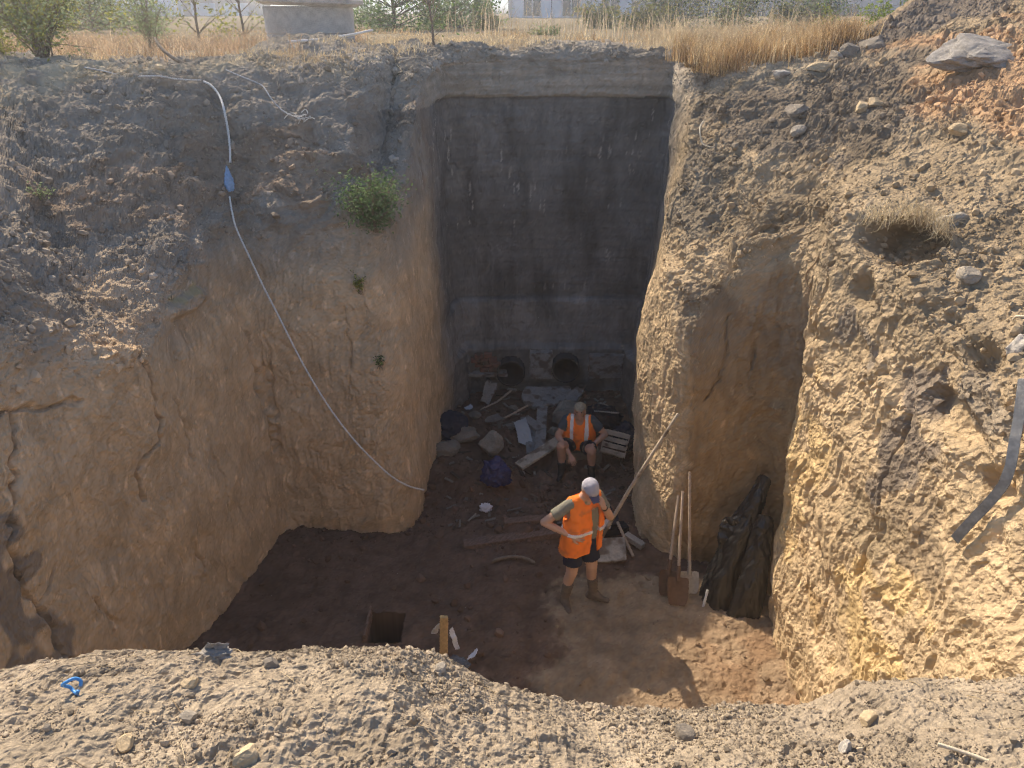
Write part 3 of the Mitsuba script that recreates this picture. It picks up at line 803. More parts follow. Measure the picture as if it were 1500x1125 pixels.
# plants in the pit
bush('leafy_bush', 'dense green bush growing out of the left bank beside the back wall', 'bush', (-1.62, 8.96, 3.84), .84, .95, 50, 40, .046, 3000, [(.10, .17, .06), (.13, .20, .08), (.16, .23, .11), (.22, .28, .15)], lean=(0.0, -.12), low=.06, spread=.16)
bush('small_plant', 'small yellow green plant on the left bank below the green bush', 'plant', (-1.80, 8.62, 3.18), .34, .22, 51, 7, .04, 130, YELLOW, stem_r=.004)
bush('small_plant', 'small dark green plant hanging on the left wall above the cable', 'plant', (-1.60, 8.44, 2.28), .26, .16, 52, 6, .035, 110, DARK + GREEN, stem_r=.004)
bush('small_plant', 'pale low weed on the left slope near the picture edge', 'plant', (-4.85, 7.95, 4.42), .22, .35, 53, 8, .035, 150, SILVER, stem_r=.004)
bush('small_plant', 'tiny yellow seedling on the crest of the near bank', 'plant', (-1.33, 2.10, 4.0), .055, .05, 54, 5, .016, 26, YELLOW, stem_r=.0015)


def blades(P_, h, wdt, r, palette, bend=.35, down=False):
    n = len(P_)
    a = r.uniform(0, 2 * np.pi, n)
    d = np.stack([np.cos(a), np.sin(a), a * 0], 1)
    s = np.stack([-np.sin(a), np.cos(a), a * 0], 1)
    b2 = r.uniform(0, 2 * np.pi, n)
    s = s * np.cos(b2)[:, None] + d * np.sin(b2)[:, None]
    H = (h * r.uniform(.45, 1.2, n))[:, None]
    k = (bend * r.uniform(.2, 1.6, n))[:, None]
    up = V(0, 0, -1 if down else 1)
    m = P_ + up * H * .6 + d * H * k * .35
    t = P_ + up * H * (1 - .25 * k) + d * H * k
    w_ = s * wdt / 2
    v = np.stack([P_ - w_, P_ + w_, m - w_ * .7, m + w_ * .7, t], 1).reshape(-1, 3)
    f = (np.array([[0, 1, 3], [0, 3, 2], [2, 3, 4]])[None] + 5 * np.arange(n)[:, None, None]).reshape(-1, 3)
    pal = np.array(palette)
    c = pal[r.integers(0, len(pal), n)] * r.uniform(.75, 1.25, (n, 1))
    return (v, f), np.repeat(np.clip(c, 0, 1), 5, axis=0)


STRAW = [(.58, .44, .24), (.50, .36, .19), (.70, .60, .40), (.42, .29, .15), (.30, .21, .12)]
PALE = [(.62, .54, .38), (.55, .45, .30), (.48, .40, .26)]
gr_ = np.random.default_rng(77)
_bx, _by, _bz = BANKD[..., 0].ravel(), BANKD[..., 1].ravel(), BANKD[..., 2].ravel()
from scipy.spatial import cKDTree
_outer = np.arange(len(_bx)).reshape(NU, -1)[:, SS > 4.6].ravel()
_tree = cKDTree(np.stack([_bx[_outer], _by[_outer]], 1))


def ground_z(x, y):
    d, i = _tree.query(np.stack([x, y], 1))
    return np.where(d < .35, _bz[_outer][i], 5.58)


def tufts(n_tuft, xr, yr, per, spread, keep):
    x, y = gr_.uniform(*xr, n_tuft), gr_.uniform(*yr, n_tuft)
    m = keep(x, y)
    x, y = x[m], y[m]
    px_ = np.repeat(x, per) + gr_.normal(size=len(x) * per) * spread
    py_ = np.repeat(y, per) + gr_.normal(size=len(x) * per) * spread
    return np.stack([px_, py_, ground_z(px_, py_) - .02], 1)


GP, GC = [], []


def sow(P_, h, wdt, pal, bend=.35):
    q = P_ * V(1, 1, 0)
    hm = .30 + 1.4 * fb(q * 1.5, 3, 160)
    (v, f), c = blades(P_, h * hm, wdt, gr_, pal, bend)
    tone = np.repeat(fb(q * 2.3 + 5, 3, 161), 5)[:, None]
    c = np.clip(c * (.55 + .9 * tone) * (V(1, 1, 1) + (tone < .46) * V(.03, -.02, -.05)), 0, 1)
    GP.append((v, f))
    GC.append(c)


def dens(x, y, s=.5, k=3):
    return fb(np.stack([x * s, y * s, x * 0 + k], -1), 2, 120 + k)


far_edge = lambda x, y: y > 10.9 + np.clip(np.abs(x) - 2.5, 0, 3) * .2      # noqa: E731
sow(tufts(620, (-9.5, -2.9), (11.2, 17), 22, .09, lambda x, y: (dens(x, y, 1.0) > .46) & (np.hypot(x - wx, y - wy) > 1.2) & (np.hypot(x + 3.0, y - 12.4) > 1.1)), .33, .010, [(.55, .42, .28), (.48, .35, .23), (.62, .52, .38), (.36, .27, .18)], .7)
sow(tufts(430, (2.7, 9.0), (11.9, 18.0), 26, .11, lambda x, y: (dens(x, y, 1.1, 5) > .44) & (x < 3.4 + (y - 11.3) * .75)), .40, .011, STRAW, .8)
sow(tufts(420, (2.6, 7.0), (11.9, 17.0), 9, .16, lambda x, y: x < 3.2 + (y - 11.3) * .75), .50, .010, PALE, 1.4)
sow(tufts(700, (2.4, 8.0), (11.5, 17.0), 8, .14, lambda x, y: x < 3.4 + (y - 11.3) * .75), .13, .010, STRAW + PALE, 1.2)
sow(tufts(500, (2.3, 4.6), (10.8, 12.6), 24, .09, lambda x, y: dens(x, y, .9, 6) > .47), .30, .009, STRAW)
sow(tufts(800, (-2.4, 3.2), (12.9, 15.5), 12, .12, lambda x, y: dens(x, y, .8, 7) > .45), .14, .008, PALE, .8)
sow(tufts(900, (-9, 12), (15, 26), 14, .16, lambda x, y: (dens(x, y, .5, 8) > .53) & (np.hypot(x - wx, y - wy) > 1.2)), .20, .014, STRAW, .7)
sow(tufts(110, (-1.5, 8), (17, 24), 4, .14, lambda x, y: x > -3), .85, .016, PALE, .3)
sow(tufts(520, (-6.5, -1.3), (10.4, 12.5), 10, .10, lambda x, y: dens(x, y, .9, 9) > .5), .12, .007, PALE, .9)
off, vs, fs = 0, [], []
for v, f in GP:
    vs.append(v)
    fs.append(f + off)
    off += len(v)
tag(put('dry_grass', (np.vstack(vs), np.vstack(fs)), 'straw', None, False, color=np.vstack(GC)), 'straw coloured dry grass standing in tufts along the rim of the pit', 'grass', kind='stuff')
# matted roots and straw hanging over the hollow in the right bank
hx = gr_.uniform(0, 1, 260) ** .8
HP = np.stack([3.08 + .52 * hx, 6.62 - .42 * hx + gr_.normal(size=260) * .06, 4.60 + .10 * np.sin(hx * 3.1) + gr_.normal(size=260) * .025], 1)
m1, c1 = blades(HP + V(-.05, -.05, .02), .17, .006, gr_, PALE, 1.1, True)
m2, c2 = blades(HP + V(0, .03, -.01), .10, .006, gr_, PALE, 1.6)
tag(put('hanging_grass', (np.vstack([m1[0], m2[0]]), np.vstack([m1[1], m2[1] + len(m1[0])])), 'straw', None, False, color=np.vstack([c1, c2])), 'pale dry grass hanging over the hollow in the right bank', 'grass', kind='stuff')

# ------------------------------------------------------------------ people
mat('skin', grainy((.46, .27, .19), .12, 12), .55)
mat('skin_fair', grainy((.52, .33, .24), .10, 12), .55)
mat('eye_dark', (.03, .025, .02), .3)
mat('hair_grey', grainy((.30, .28, .26), .3, 40), .8)
mat('hair_dark', grainy((.06, .05, .04), .3, 40), .8)
mat('vest_orange', mikit.proc(lambda p, n, uv: mikit.mix([.98, .25, .04], [.46, .17, .07], .55 * mikit.smoothstep(.52, .74, mikit.fbm(p.x * 9, p.y * 9, p.z * 9 + 4, octaves=3))) * (.84 + .30 * mikit.fbm(p.x * 15, p.y * 15, p.z * 8, octaves=3))), .75)
mat('reflective', (.74, .73, .72), .45)
mat('vest_trim', (.75, .72, .25), .6)
mat('shirt_green', grainy((.22, .215, .175), .2, 18), .9)
mat('shirt_navy', grainy((.055, .075, .095), .2, 18), .9)
mat('shorts_navy', grainy((.018, .024, .048), .3, 14), .9)
mat('shorts_black', grainy((.016, .018, .026), .3, 14), .9)
mat('boot_mud', grainy((.15, .12, .095), .4, 16), .85)
mat('boot_dark', grainy((.04, .036, .034), .4, 16), .8)
mat('cap_pale', grainy((.38, .38, .44), .12, 20), .8)
mat('cap_navy', grainy((.09, .09, .16), .2, 20), .8)
mat('cap_camo', grainy((.30, .27, .20), .5, 45), .85)


def ball(p, r):
    return m3.Manifold.sphere(r, 20).translate([float(c) for c in p])


def bone(*pr):
    """Hull of balls: bone(p0, r0, p1, r1, ...)."""
    return m3.Manifold.batch_hull([ball(pr[i], pr[i + 1]) for i in range(0, len(pr), 2)])


def fuse(parts):
    return m3.Manifold.batch_boolean(list(parts), m3.OpType.Add)


def soften(man, edge=.02, it=10, wrinkle=0.0, seed=1, freq=14):
    man = man.refine_to_length(edge)
    me = man.to_mesh()
    t = trimesh.Trimesh(np.array(me.vert_properties[:, :3], float), np.array(me.tri_verts), process=False)
    v0 = np.array(t.vertices)
    e = t.edges_unique
    n = len(v0)
    A = coo_matrix((np.ones(2 * len(e)), (np.r_[e[:, 0], e[:, 1]], np.r_[e[:, 1], e[:, 0]])), shape=(n, n)).tocsr()
    deg = np.maximum(np.asarray(A.sum(1)), 1)
    v = v0.copy()
    for i in range(it):
        for lam in (.5, -.52):
            v = v + lam * (A @ v / deg - v)
            d = v - v0
            ln = np.linalg.norm(d, axis=1, keepdims=True)
            v = v0 + d * np.minimum(1, .012 / np.maximum(ln, 1e-9))
    t = trimesh.Trimesh(v, t.faces, process=False)
    if wrinkle:
        w_ = np.abs(2 * fb(v * [freq, freq, freq * .6], 3, seed) - 1) - .45
        t = trimesh.Trimesh(v + np.nan_to_num(t.vertex_normals) * (wrinkle * w_)[:, None], t.faces, process=False)
    return t


def cut(man, n, at):
    """Keeps the side of the plane that n points to."""
    n = V(*n) / np.linalg.norm(n)
    return man.trim_by_plane([float(c) for c in n], float(n @ V(*at)))


def hand(wr, fwd, back, thumb_side, curl, spread=.5, scale=1.0):
    """Palm, five separate bent fingers and a thumb from the side of the palm. back: the way the back of the hand faces."""
    y = V(*fwd) / np.linalg.norm(fwd)
    z = V(*back) - y * (V(*back) @ y)
    z /= np.linalg.norm(z)
    x = np.cross(y, z) * thumb_side
    s = scale
    out = [bone(wr, .026 * s, wr + y * .03 * s + x * .022 * s, .020 * s, wr + y * .085 * s + x * .030 * s, .014 * s, wr + y * .08 * s - x * .032 * s, .013 * s, wr + y * .03 * s - x * .020 * s, .018 * s)]
    for i, (ox, ln, rr) in enumerate([(.031, .072, .0095), (.011, .082, .010), (-.010, .076, .0095), (-.030, .060, .0085)]):
        p = wr + y * (.082 - .004 * abs(i - 1)) * s + x * ox * s
        d = y + x * (ox * spread * 4)
        a = 0
        chain = [p]
        for j, seg in enumerate((.45, .32, .23)):
            a += curl * (.5 if j == 0 else .9)
            p = p + (d / np.linalg.norm(d) * math.cos(a) - z * math.sin(a)) * ln * seg * s
            chain.append(p)
        for q0, q1, j in zip(chain[:-1], chain[1:], range(3)):
            out.append(bone(q0, rr * (1 - .1 * j) * s, q1, rr * (.9 - .1 * j) * s))
    t0 = wr + y * .025 * s + x * .024 * s
    t1 = t0 + (y * .55 + x * .75 - z * .25) * .042 * s
    t2 = t1 + (y * .9 + x * .25 - z * .35 * (1 + curl)) * .036 * s
    out += [bone(t0, .014 * s, t1, .012 * s), bone(t1, .012 * s, t2, .009 * s)]
    return out


def person(label, P0, face, lean, neck_tilt, knees, ankles, elbows, wrists, hands, toes, style):
    """P0: middle of the pelvis. face: unit direction (x, y) that the chest faces. Limb points are (left, forward, up) from P0; lists run right side, left side."""
    P0 = V(*P0)
    F = V(face[0], face[1], 0) / math.hypot(*face)
    L = V(-F[1], F[0], 0)                      # the person's own left
    U = V(0, 0, 1)
    R = np.stack([L, F, U], 1)
    cl_, sl_ = math.cos(lean), math.sin(lean)
    RL = R @ np.array([[1, 0, 0], [0, cl_, sl_], [0, -sl_, cl_]])
    b = lambda p: P0 + R @ V(*p)               # body frame       # noqa: E731
    t = lambda p: P0 + RL @ V(*p)              # torso frame      # noqa: E731
    k = thing('person', label, 'person')
    sh = [t((-.175, 0, .47)), t((.175, 0, .47))]
    nk, hd = t((0, .015, .53)), None
    yaw, pitch = neck_tilt
    Hc = t((0, .05 + .05 * math.sin(pitch), .655))
    cy, sy, cp_, sp_ = math.cos(yaw), math.sin(yaw), math.cos(pitch), math.sin(pitch)
    RH = R @ np.array([[cy, -sy, 0], [sy, cy, 0], [0, 0, 1]]) @ np.array([[1, 0, 0], [0, cp_, sp_], [0, -sp_, cp_]])
    h = lambda p: Hc + RH @ V(*p)              # head frame       # noqa: E731
    HD = style['heavy']
    body = [bone(h((0, -.02, .035)), .080, h((0, .03, .035)), .068, h((0, .035, -.045)), .050, h((0, .062, -.085)), .026),
            bone(h((0, .084, .012)), .010, h((0, .104, -.022)), .013, h((0, .085, -.03)), .016),
            bone(h((-.035, .076, .03)), .012, h((.035, .076, .03)), .012),
            bone(h((-.022, .082, -.058)), .008, h((.022, .082, -.058)), .008),
            bone(h((.074, -.008, .012)), .016, h((.076, -.004, -.022)), .011), bone(h((-.074, -.008, .012)), .016, h((-.076, -.004, -.022)), .011),
            bone(h((0, -.015, -.05)), .052, nk, .056), bone(nk, .058, t((-.10, 0, .465)), .052, t((.10, 0, .465)), .052),
            bone(t((-.13, 0, .43)), .085, t((.13, 0, .43)), .085, t((-.09, .02, .22)), .115, t((.09, .02, .22)), .115),
            bone(t((-.09, .02, .22)), .115, t((.09, .02, .22)), .115, t((-.085, 0, 0)), .115, t((.085, 0, 0)), .115)]
    shirt, shorts, boots, hips = [], [], [], [b((-.095, 0, -.03)), b((.095, 0, -.03))]
    for i in (0, 1):
        el, wr = b(elbows[i]), b(wrists[i])
        body += [bone(sh[i], .056 * HD, el, .041 * HD), bone(el, .041 * HD, el * .65 + wr * .35, .040 * HD), bone(el * .65 + wr * .35, .040 * HD, wr, .027)]
        fw, bk, cu, sd = hands[i]
        body += hand(wr, R @ V(*fw), R @ V(*bk), sd, cu, scale=1.02)
        kn, an = b(knees[i]), b(ankles[i])
        body += [bone(hips[i], .095, kn, .062 * HD), bone(kn, .060 * HD, kn * .62 + an * .38 - F * .018, .056 * HD), bone(kn * .62 + an * .38 - F * .018, .056 * HD, an, .038)]
        q = sh[i] * .38 + el * .62
        ax = sh[i] - el
        shirt.append(cut(bone(sh[i], .066 * HD, q, .066 * HD), ax, q))
        q2 = hips[i] * .24 + kn * .76
        shorts.append(cut(bone(hips[i], .120, q2, .098 * HD, q2 - (hips[i] - kn) * .1, .10 * HD), hips[i] - kn, q2))
        tf = R @ V(*toes[i])
        tf /= np.linalg.norm(tf)
        low = an - U * .075
        bt = [bone(low - tf * .05, .042, low + tf * .10, .040, an + U * .0, .052), bone(low + tf * .08, .042, low + tf * .17, .034)]
        top_b = an * (1 - style['boot']) + kn * style['boot']
        bt.append(cut(bone(an, .055, top_b, .066, top_b + (kn - an) * .05, .066), an - kn, top_b))
        boots.append(fuse(bt))
    scene[k] = mikit.ply(soften(fuse(body), .016, 8), style['skin'], smooth=True)
    shirt += [bone(t((-.12, 0, .43)), .086, t((.12, 0, .43)), .086, t((-.09, .02, .22)), .124, t((.09, .02, .22)), .124),
              cut(bone(t((-.09, .02, .22)), .124, t((.09, .02, .22)), .124, t((-.09, .005, .0)), .124, t((.09, .005, .0)), .124), RL @ U, t((0, 0, -.03)))]
    put('shirt', soften(fuse(shirt), .02, 6, .010, 5), style['shirt'], k, True)
    shorts.append(bone(b((-.085, 0, .0)), .125, b((.085, 0, .0)), .125, t((-.08, 0, .08)), .118, t((.08, 0, .08)), .118))
    put('shorts', soften(fuse(shorts), .02, 6, .014, 6), style['shorts'], k, True)
    for i in (0, 1):
        put('boot', soften(boots[i], .018, 5, .008, 7 + i, 20), style['boots'], k, True)

    def vest(g):
        hem = style['hem']
        v = fuse([bone(t((-.15, 0, .472)), .082 + g, t((.15, 0, .472)), .082 + g, t((-.125, .015, .34)), .122 + g, t((.125, .015, .34)), .122 + g),
                  bone(t((-.125, .015, .34)), .122 + g, t((.125, .015, .34)), .122 + g, t((-.115, .025, .16)), .142 + g, t((.115, .025, .16)), .142 + g),
                  bone(t((-.115, .025, .16)), .142 + g, t((.115, .025, .16)), .142 + g, t((-.115, .01, hem)), .160 + g, t((.115, .01, hem)), .160 + g)])
        v = cut(v, RL @ U, t((0, 0, hem)))
        v = v - fuse([bone(t((-.285, 0, .47)), .080, t((-.275, 0, .35)), .084), bone(t((.285, 0, .47)), .080, t((.275, 0, .35)), .084)])      # armholes
        v = v - bone(t((0, .0, .585)), .075, t((0, .12, .50 - style['neck'])), .045, t((0, .22, .50 - style['neck'])), .045)                  # neckline
        if style['gap']:
            x0, x1 = style['gap']
            slot = m3.Manifold.batch_hull([ball(t((xx, ff, zz_)), .002) for xx in (x0, x1) for ff in (.05, .4) for zz_ in (hem - .3, .40)])
            v = v - slot
        return v

    put('vest', soften(vest(0.0), .016, 4, .030, 9, 10), 'vest_orange', k, True)
    for lo, hi in style['bands']:
        band = vest(.012) ^ m3.Manifold.batch_hull([ball(t(V(*c)), .001) for c in np.ndindex(2, 2, 2) for c in [[(lo[j], hi[j])[c[j]] for j in range(3)]]])
        put('reflective_band', soften(band, .016, 3, .028, 9, 10), 'reflective', k, True)
    crown = bone(h((0, -.022, .042)), .094, h((0, .026, .042)), .083, h((0, 0, .072)), .072)
    cap = cut(crown, RH @ V(0, -.12, 1), h((0, .0, .040)))
    put('cap', soften(cap, .012, 3), style['cap'], k, True)
    peak = cut(cut(bone(h((-.045, .085, .046)), .012, h((.045, .085, .046)), .012, h((-.03, .085 + style['peak'], .03)), .012, h((.03, .085 + style['peak'], .03)), .012), RH @ V(0, .2, 1), h((0, .1, .032))), RH @ V(0, -.2, -1), h((0, .1, .050)))
    put('cap_peak', soften(peak, .012, 2), style['peak_mat'], k, True)
    hair = bone(h((0, -.028, .03)), .084, h((0, -.025, -.02)), .076) - bone(h((-.06, .075, .02)), .09, h((.06, .075, .02)), .09, h((0, .08, -.1)), .09)
    put('hair', soften(hair, .012, 3, .004, 4, 60), style['hair'], k, True)
    for sx in (-1, 1):
        e = trimesh.creation.icosphere(subdivisions=2, radius=.0105)
        e.apply_translation(h((sx * .031, .087, .012)))
        put('eye', e, 'eye_dark', k, True)
    if style['watch'] is not None:
        i = style['watch']
        el, wr = b(elbows[i]), b(wrists[i])
        ax = (el - wr) / np.linalg.norm(el - wr)
        c = wr + ax * .035
        put('watch', join([tube([c - ax * .011, c + ax * .011], .036, 16)]), 'cloth_black', k, 30)
    return k


zf = floor_z(.78, 6.95)
person('standing man in orange vest and pale cap, hand on hip, the other at his mouth', (.77, 6.97, zf + .95), (.50, -.87), .06, (.12, .62),
       [(-.13, .04, -.46), (.12, .07, -.46)], [(-.17, -.03, -.86), (.17, .06, -.86)],
       [(-.43, -.10, .24), (.29, .13, .20)], [(-.20, .10, .10), (.10, .25, .47)],
       [((.75, .62, -.12), (-.3, .6, .5), .5, 1), ((-.35, -.02, .75), (.5, .75, .1), .55, 1)], [(-.25, 1, 0), (.75, 1, 0)],
       dict(heavy=1.06, skin='skin_fair', shirt='shirt_green', shorts='shorts_navy', boots='boot_mud', boot=.55, hem=-.19, neck=.02, gap=(.035, .115), cap='cap_pale', peak=.075, peak_mat='cap_navy', hair='hair_grey', watch=1,
            bands=[((-.4, -.4, .105), (.034, .5, .15)), ((.117, -.4, .105), (.4, .5, .15))]))
zf2 = floor_z(.95, 9.45)
person('seated man in orange vest with two pale stripes and camouflage cap, leaning on his knees', (.99, 9.86, .43), (-.12, -1), .26, (.05, -.22),
       [(-.24, .44, .17), (.19, .43, .13)], [(-.22, .38, -.25), (.21, .36, -.27)],
       [(-.30, .22, .22), (.38, .14, .24)], [(-.10, .46, .04), (.20, .40, .19)],
       [((.35, .6, -.45), (-.2, .6, .6), .5, 1), ((-.1, .75, -.45), (.1, .5, .85), .55, -1)], [(-.2, 1, 0), (.2, 1, 0)],
       dict(heavy=1.12, skin='skin', shirt='shirt_navy', shorts='shorts_black', boots='boot_dark', boot=.35, hem=-.02, neck=.03, gap=None, cap='cap_camo', peak=.012, peak_mat='cap_camo', hair='hair_dark', watch=1,
            bands=[((-.135, .0, .03), (-.075, .5, .6)), ((.075, .0, .03), (.135, .5, .6))]))
single('seat_block', slab((.99, 9.94, .13), (1, .1, 0), (.62, .40, .36), rag=.05, seed=5), 'stone_dark', 'dark earthy block that the seated man sits on', 'block')

# ------------------------------------------------------------------ pipes and masonry at the foot of the back wall
for (x, z, lab) in ((-.02, .53, 'left one of the two round pipes opening in the back wall'), (.93, .60, 'right one of the two round pipes opening in the back wall')):
    p = thing('drain_pipe', lab, 'pipe', )
    o = revolve([(.215, -1.6), (.245, -1.6), (.245, .07), (.240, .08), (.222, .08), (.215, .07), (.215, -1.6)], (0, 0, 0), 40)
    o.apply_transform(trimesh.transformations.rotation_matrix(math.pi / 2, (1, 0, 0)))
    o.apply_translation((x, 12.10, z))
    put('shell', o, 'pipe_dark', p, 30)
    e = trimesh.creation.cylinder(radius=.214, height=.03, sections=32)
    e.apply_transform(trimesh.transformations.rotation_matrix(math.pi / 2, (1, 0, 0)))
    e.apply_translation((x, 13.6, z))
    put('far_end', e, 'pipe_dark', p)
single('concrete_block', slab((.50, 12.16, .66), (1, 0, 0), (.40, .22, .50), rag=.02, seed=6), 'concrete_mud', 'pale concrete block set between the two pipe mouths', 'block')
single('concrete_block', slab((1.70, 12.20, .62), (1, .06, 0), (.72, .22, .44), rag=.03, seed=7), 'concrete_dark', 'wide grey concrete block at the right end of the back wall foot', 'block')
bw = thing('brick_patch', 'patch of reddish bricks bedded in the wall left of the pipe mouths', 'bricks')
br = np.random.default_rng(12)
for r_ in range(4):
    for c_ in range(3):
        if (r_, c_) in ((0, 0), (3, 2)):
            continue
        x = -.64 + c_ * .155 + (.07 if r_ % 2 else 0)
        put('brick', slab((x, 12.13 + br.uniform(-.015, .02), .58 + r_ * .085), (1, br.uniform(-.06, .06), br.uniform(-.03, .03)), (.142, .12, .072), rag=.006, seed=20 + r_ * 4 + c_, sub=2), 'brick', bw)
single('mortar_ledge', slab((-.45, 12.12, .50), (1, 0, 0), (.75, .20, .06), rag=.03, seed=9), 'concrete_dark', 'thin grey mortar ledge under the reddish bricks', 'ledge')

# ------------------------------------------------------------------ rubble and tools in the narrow end
R_ = lambda x, y, dz=0.0: V(x, y, floor_z(x, y) + dz)      # noqa: E731
single('concrete_slab', slab(R_(.62, 11.78, .10), (1, .08, -.02), (.86, .50, .09), (0, -.35, 1), .07, 30), 'concrete_mud', 'large flat broken concrete slab below the gap between the pipes', 'slab')
single('concrete_piece', slab(R_(1.08, 11.72, .14), (.5, .3, .55), (.34, .2, .10), (0, -.5, 1), .05, 31, 3), 'concrete_mud', 'small tilted concrete piece at the right end of the large slab', 'rubble')
single('concrete_piece', slab(R_(-.40, 11.75, .16), (.35, .3, .85), (.42, .22, .08), (0, -1, .3), .05, 32, 3), 'concrete_mud', 'upright pale concrete shard below the left pipe', 'rubble')
single('rock', rock(R_(.92, 11.30, .12), (.58, .40, .34), 33), 'stone', 'large domed rock behind the seated man', 'rock')
single('rock', rock(R_(1.02, 10.95, .10), (.75, .42, .30), 34), 'stone_dark', 'long flat dark rock in front of the domed rock', 'rock')
single('rock', rock(R_(-.33, 10.15, .20), (.42, .36, .40), 35), 'stone', 'rounded rock on the dark soil mound left of the grey boards', 'rock')
single('rock', rock(R_(-.80, 10.35, .08), (.62, .4, .2), 36), 'stone_dark', 'flat dark rock beside the left wall of the narrow end', 'rock')
single('rock', rock(R_(-1.0, 10.0, .10), (.45, .4, .26), 37), 'stone_dark', 'dark rock at the foot of the left corner of the narrow end', 'rock')
for i, (x, y, sx, lab) in enumerate([(-.05, 10.85, .22, 'rubble stone beside the blade of the short shovel'), (1.5, 11.4, .35, 'largest rubble stone, behind the large dark bag'), (.02, 11.45, .18, 'small rubble stone between the two pale handled tools'),
                                       (1.25, 11.1, .25, 'rubble stone between the long flat rock and the right wall'), (-.62, 11.1, .22, 'rubble stone below the white scrap near the left wall'), (.66, 10.75, .2, 'rubble stone beside the longest grey board')]):
    single('rubble_stone', rock(R_(x, y, .04), (sx, sx * .8, sx * .6), 60 + i), ('stone_dark', 'stone')[i % 2], lab, 'stone')
single('grey_board', beam(R_(.50, 11.15, .20), R_(.42, 10.05, .07), .17, .035, seed=2), 'wood_grey', 'longest of the grey boards, lying nearest the seated man', 'board')
single('grey_board', beam(R_(.28, 10.85, .14), R_(.30, 10.15, .07), .16, .035, seed=3), 'wood_grey', 'short grey board lying along the left side of the longest one', 'board')
single('grey_board', beam(R_(.20, 11.00, .12), R_(.47, 10.55, .22), .17, .03, seed=4), 'wood_grey', 'grey board lying across the tops of the other two', 'board')
single('grey_sheet', sheet([[R_(.02, 10.85, .16), R_(.22, 10.9, .2)], [R_(.06, 10.6, .10), R_(.27, 10.6, .16)], [R_(.10, 10.35, .06), R_(.34, 10.3, .08)]], ruffle=.02, seed=3), 'cable_grey', 'crumpled grey sheet beside the grey boards', 'sheet')
single('plank', beam(R_(.10, 9.62, .07), V(.86, 10.12, .42), .20, .04, seed=5), 'wood_pale', 'long plank rising from the soil to the seated man', 'plank')
tool = thing('pickaxe', 'long pale handled tool lying on the dark soil below the left pipe', 'tool')
put('handle', tube([R_(-.52, 11.40, .05), R_(-.25, 11.65, .07), R_(-.02, 11.92, .12)], [.015, .019], 8), 'handle_wood', tool, True)
put('head', beam(R_(-.07, 11.98, .13), R_(.07, 11.88, .17), .045, .035), 'steel_pale', tool)
tool = thing('short_shovel', 'shovel with a short pale handle lying left of the grey boards', 'shovel')
put('handle', tube([R_(-.16, 11.0, .10), R_(.02, 11.1, .14), R_(.26, 11.25, .14)], .017, 8), 'handle_wood', tool, True)
sb = sheet([[V(-.10, .12, .012), V(0, .12, -.004), V(.10, .12, .012)], [V(-.105, -.04, .012), V(0, -.04, -.008), V(.105, -.04, .012)], [V(-.05, -.16, .01), V(0, -.19, 0), V(.05, -.16, .01)]], (12, 9), .003, thick=.005)
sb.apply_transform(trimesh.transformations.rotation_matrix(-.95, (0, 0, 1)))
sb.apply_translation(R_(-.27, 10.9, .10))
put('blade', sb, 'steel_worn', tool, 40)
single('paper_scrap', sheet([[R_(-.82, 11.55, .06), R_(-.70, 11.62, .09)], [R_(-.78, 11.48, .05), R_(-.64, 11.5, .05)]], (12, 12), .03, 14, 2), 'plastic_white', 'white scrap on the dark soil in the far left of the narrow end', 'scrap')
single('violet_bag', crumple(R_(-.22, 9.05, .13), (.36, .30, .42), 3, .5), 'bag_violet', 'crumpled violet blue plastic bag on the reddish soil slope', 'bag', smooth=40)
single('white_scrap', crumple(R_(-.36, 8.72, .04), (.13, .10, .13), 5, .8, 3), 'plastic_white', 'crumpled white plastic scrap below the violet bag', 'scrap', smooth=30)
single('dark_clothes', crumple(R_(-.98, 10.55, .14), (.50, .65, .42), 7, .45), 'cloth_blue', 'dark heap of clothes against the left wall of the narrow end', 'clothes', smooth=50)
single('dark_bag', crumple(R_(1.42, 10.75, .22), (.62, .45, .50), 8, .4), 'cloth_black', 'large dark bag behind the shoulder of the seated man', 'bag', smooth=50)
single('blue_bundle', crumple(R_(1.78, 10.35, .18), (.34, .40, .46), 9, .5), 'cloth_blue', 'dark blue bundle against the right wall beside the crate', 'bundle', smooth=50)
single('long_bar', tube([V(1.28, 10.6, .56), V(1.66, 10.55, .55)], .012, 6), 'steel_pale', 'thin pale bar lying on top of the large dark bag', 'bar', smooth=True)
cr = thing('crate', 'tilted slatted wooden crate right of the seated man', 'crate')
cm = trimesh.transformations.euler_matrix(.95, .15, -.25)
cm[:3, 3] = V(1.56, 10.05, .30)


def placed(m, M):
    m = m.copy()
    m.apply_transform(M)
    return m


for i in range(4):
    put('slat', placed(beam((-.19, -.14 + i * .093, 0), (.19, -.14 + i * .093, 0), .07, .016, seed=i), cm), 'wood_pale', cr)
for s_ in (-1, 1):
    put('side_board', placed(beam((s_ * .185, -.18, -.07), (s_ * .185, .18, -.07), .018, .12, seed=9), cm), 'wood_pale', cr)
    put('end_board', placed(beam((-.17, s_ * .175, -.07), (.17, s_ * .175, -.07), .018, .12, seed=8), cm), 'wood_pale', cr)
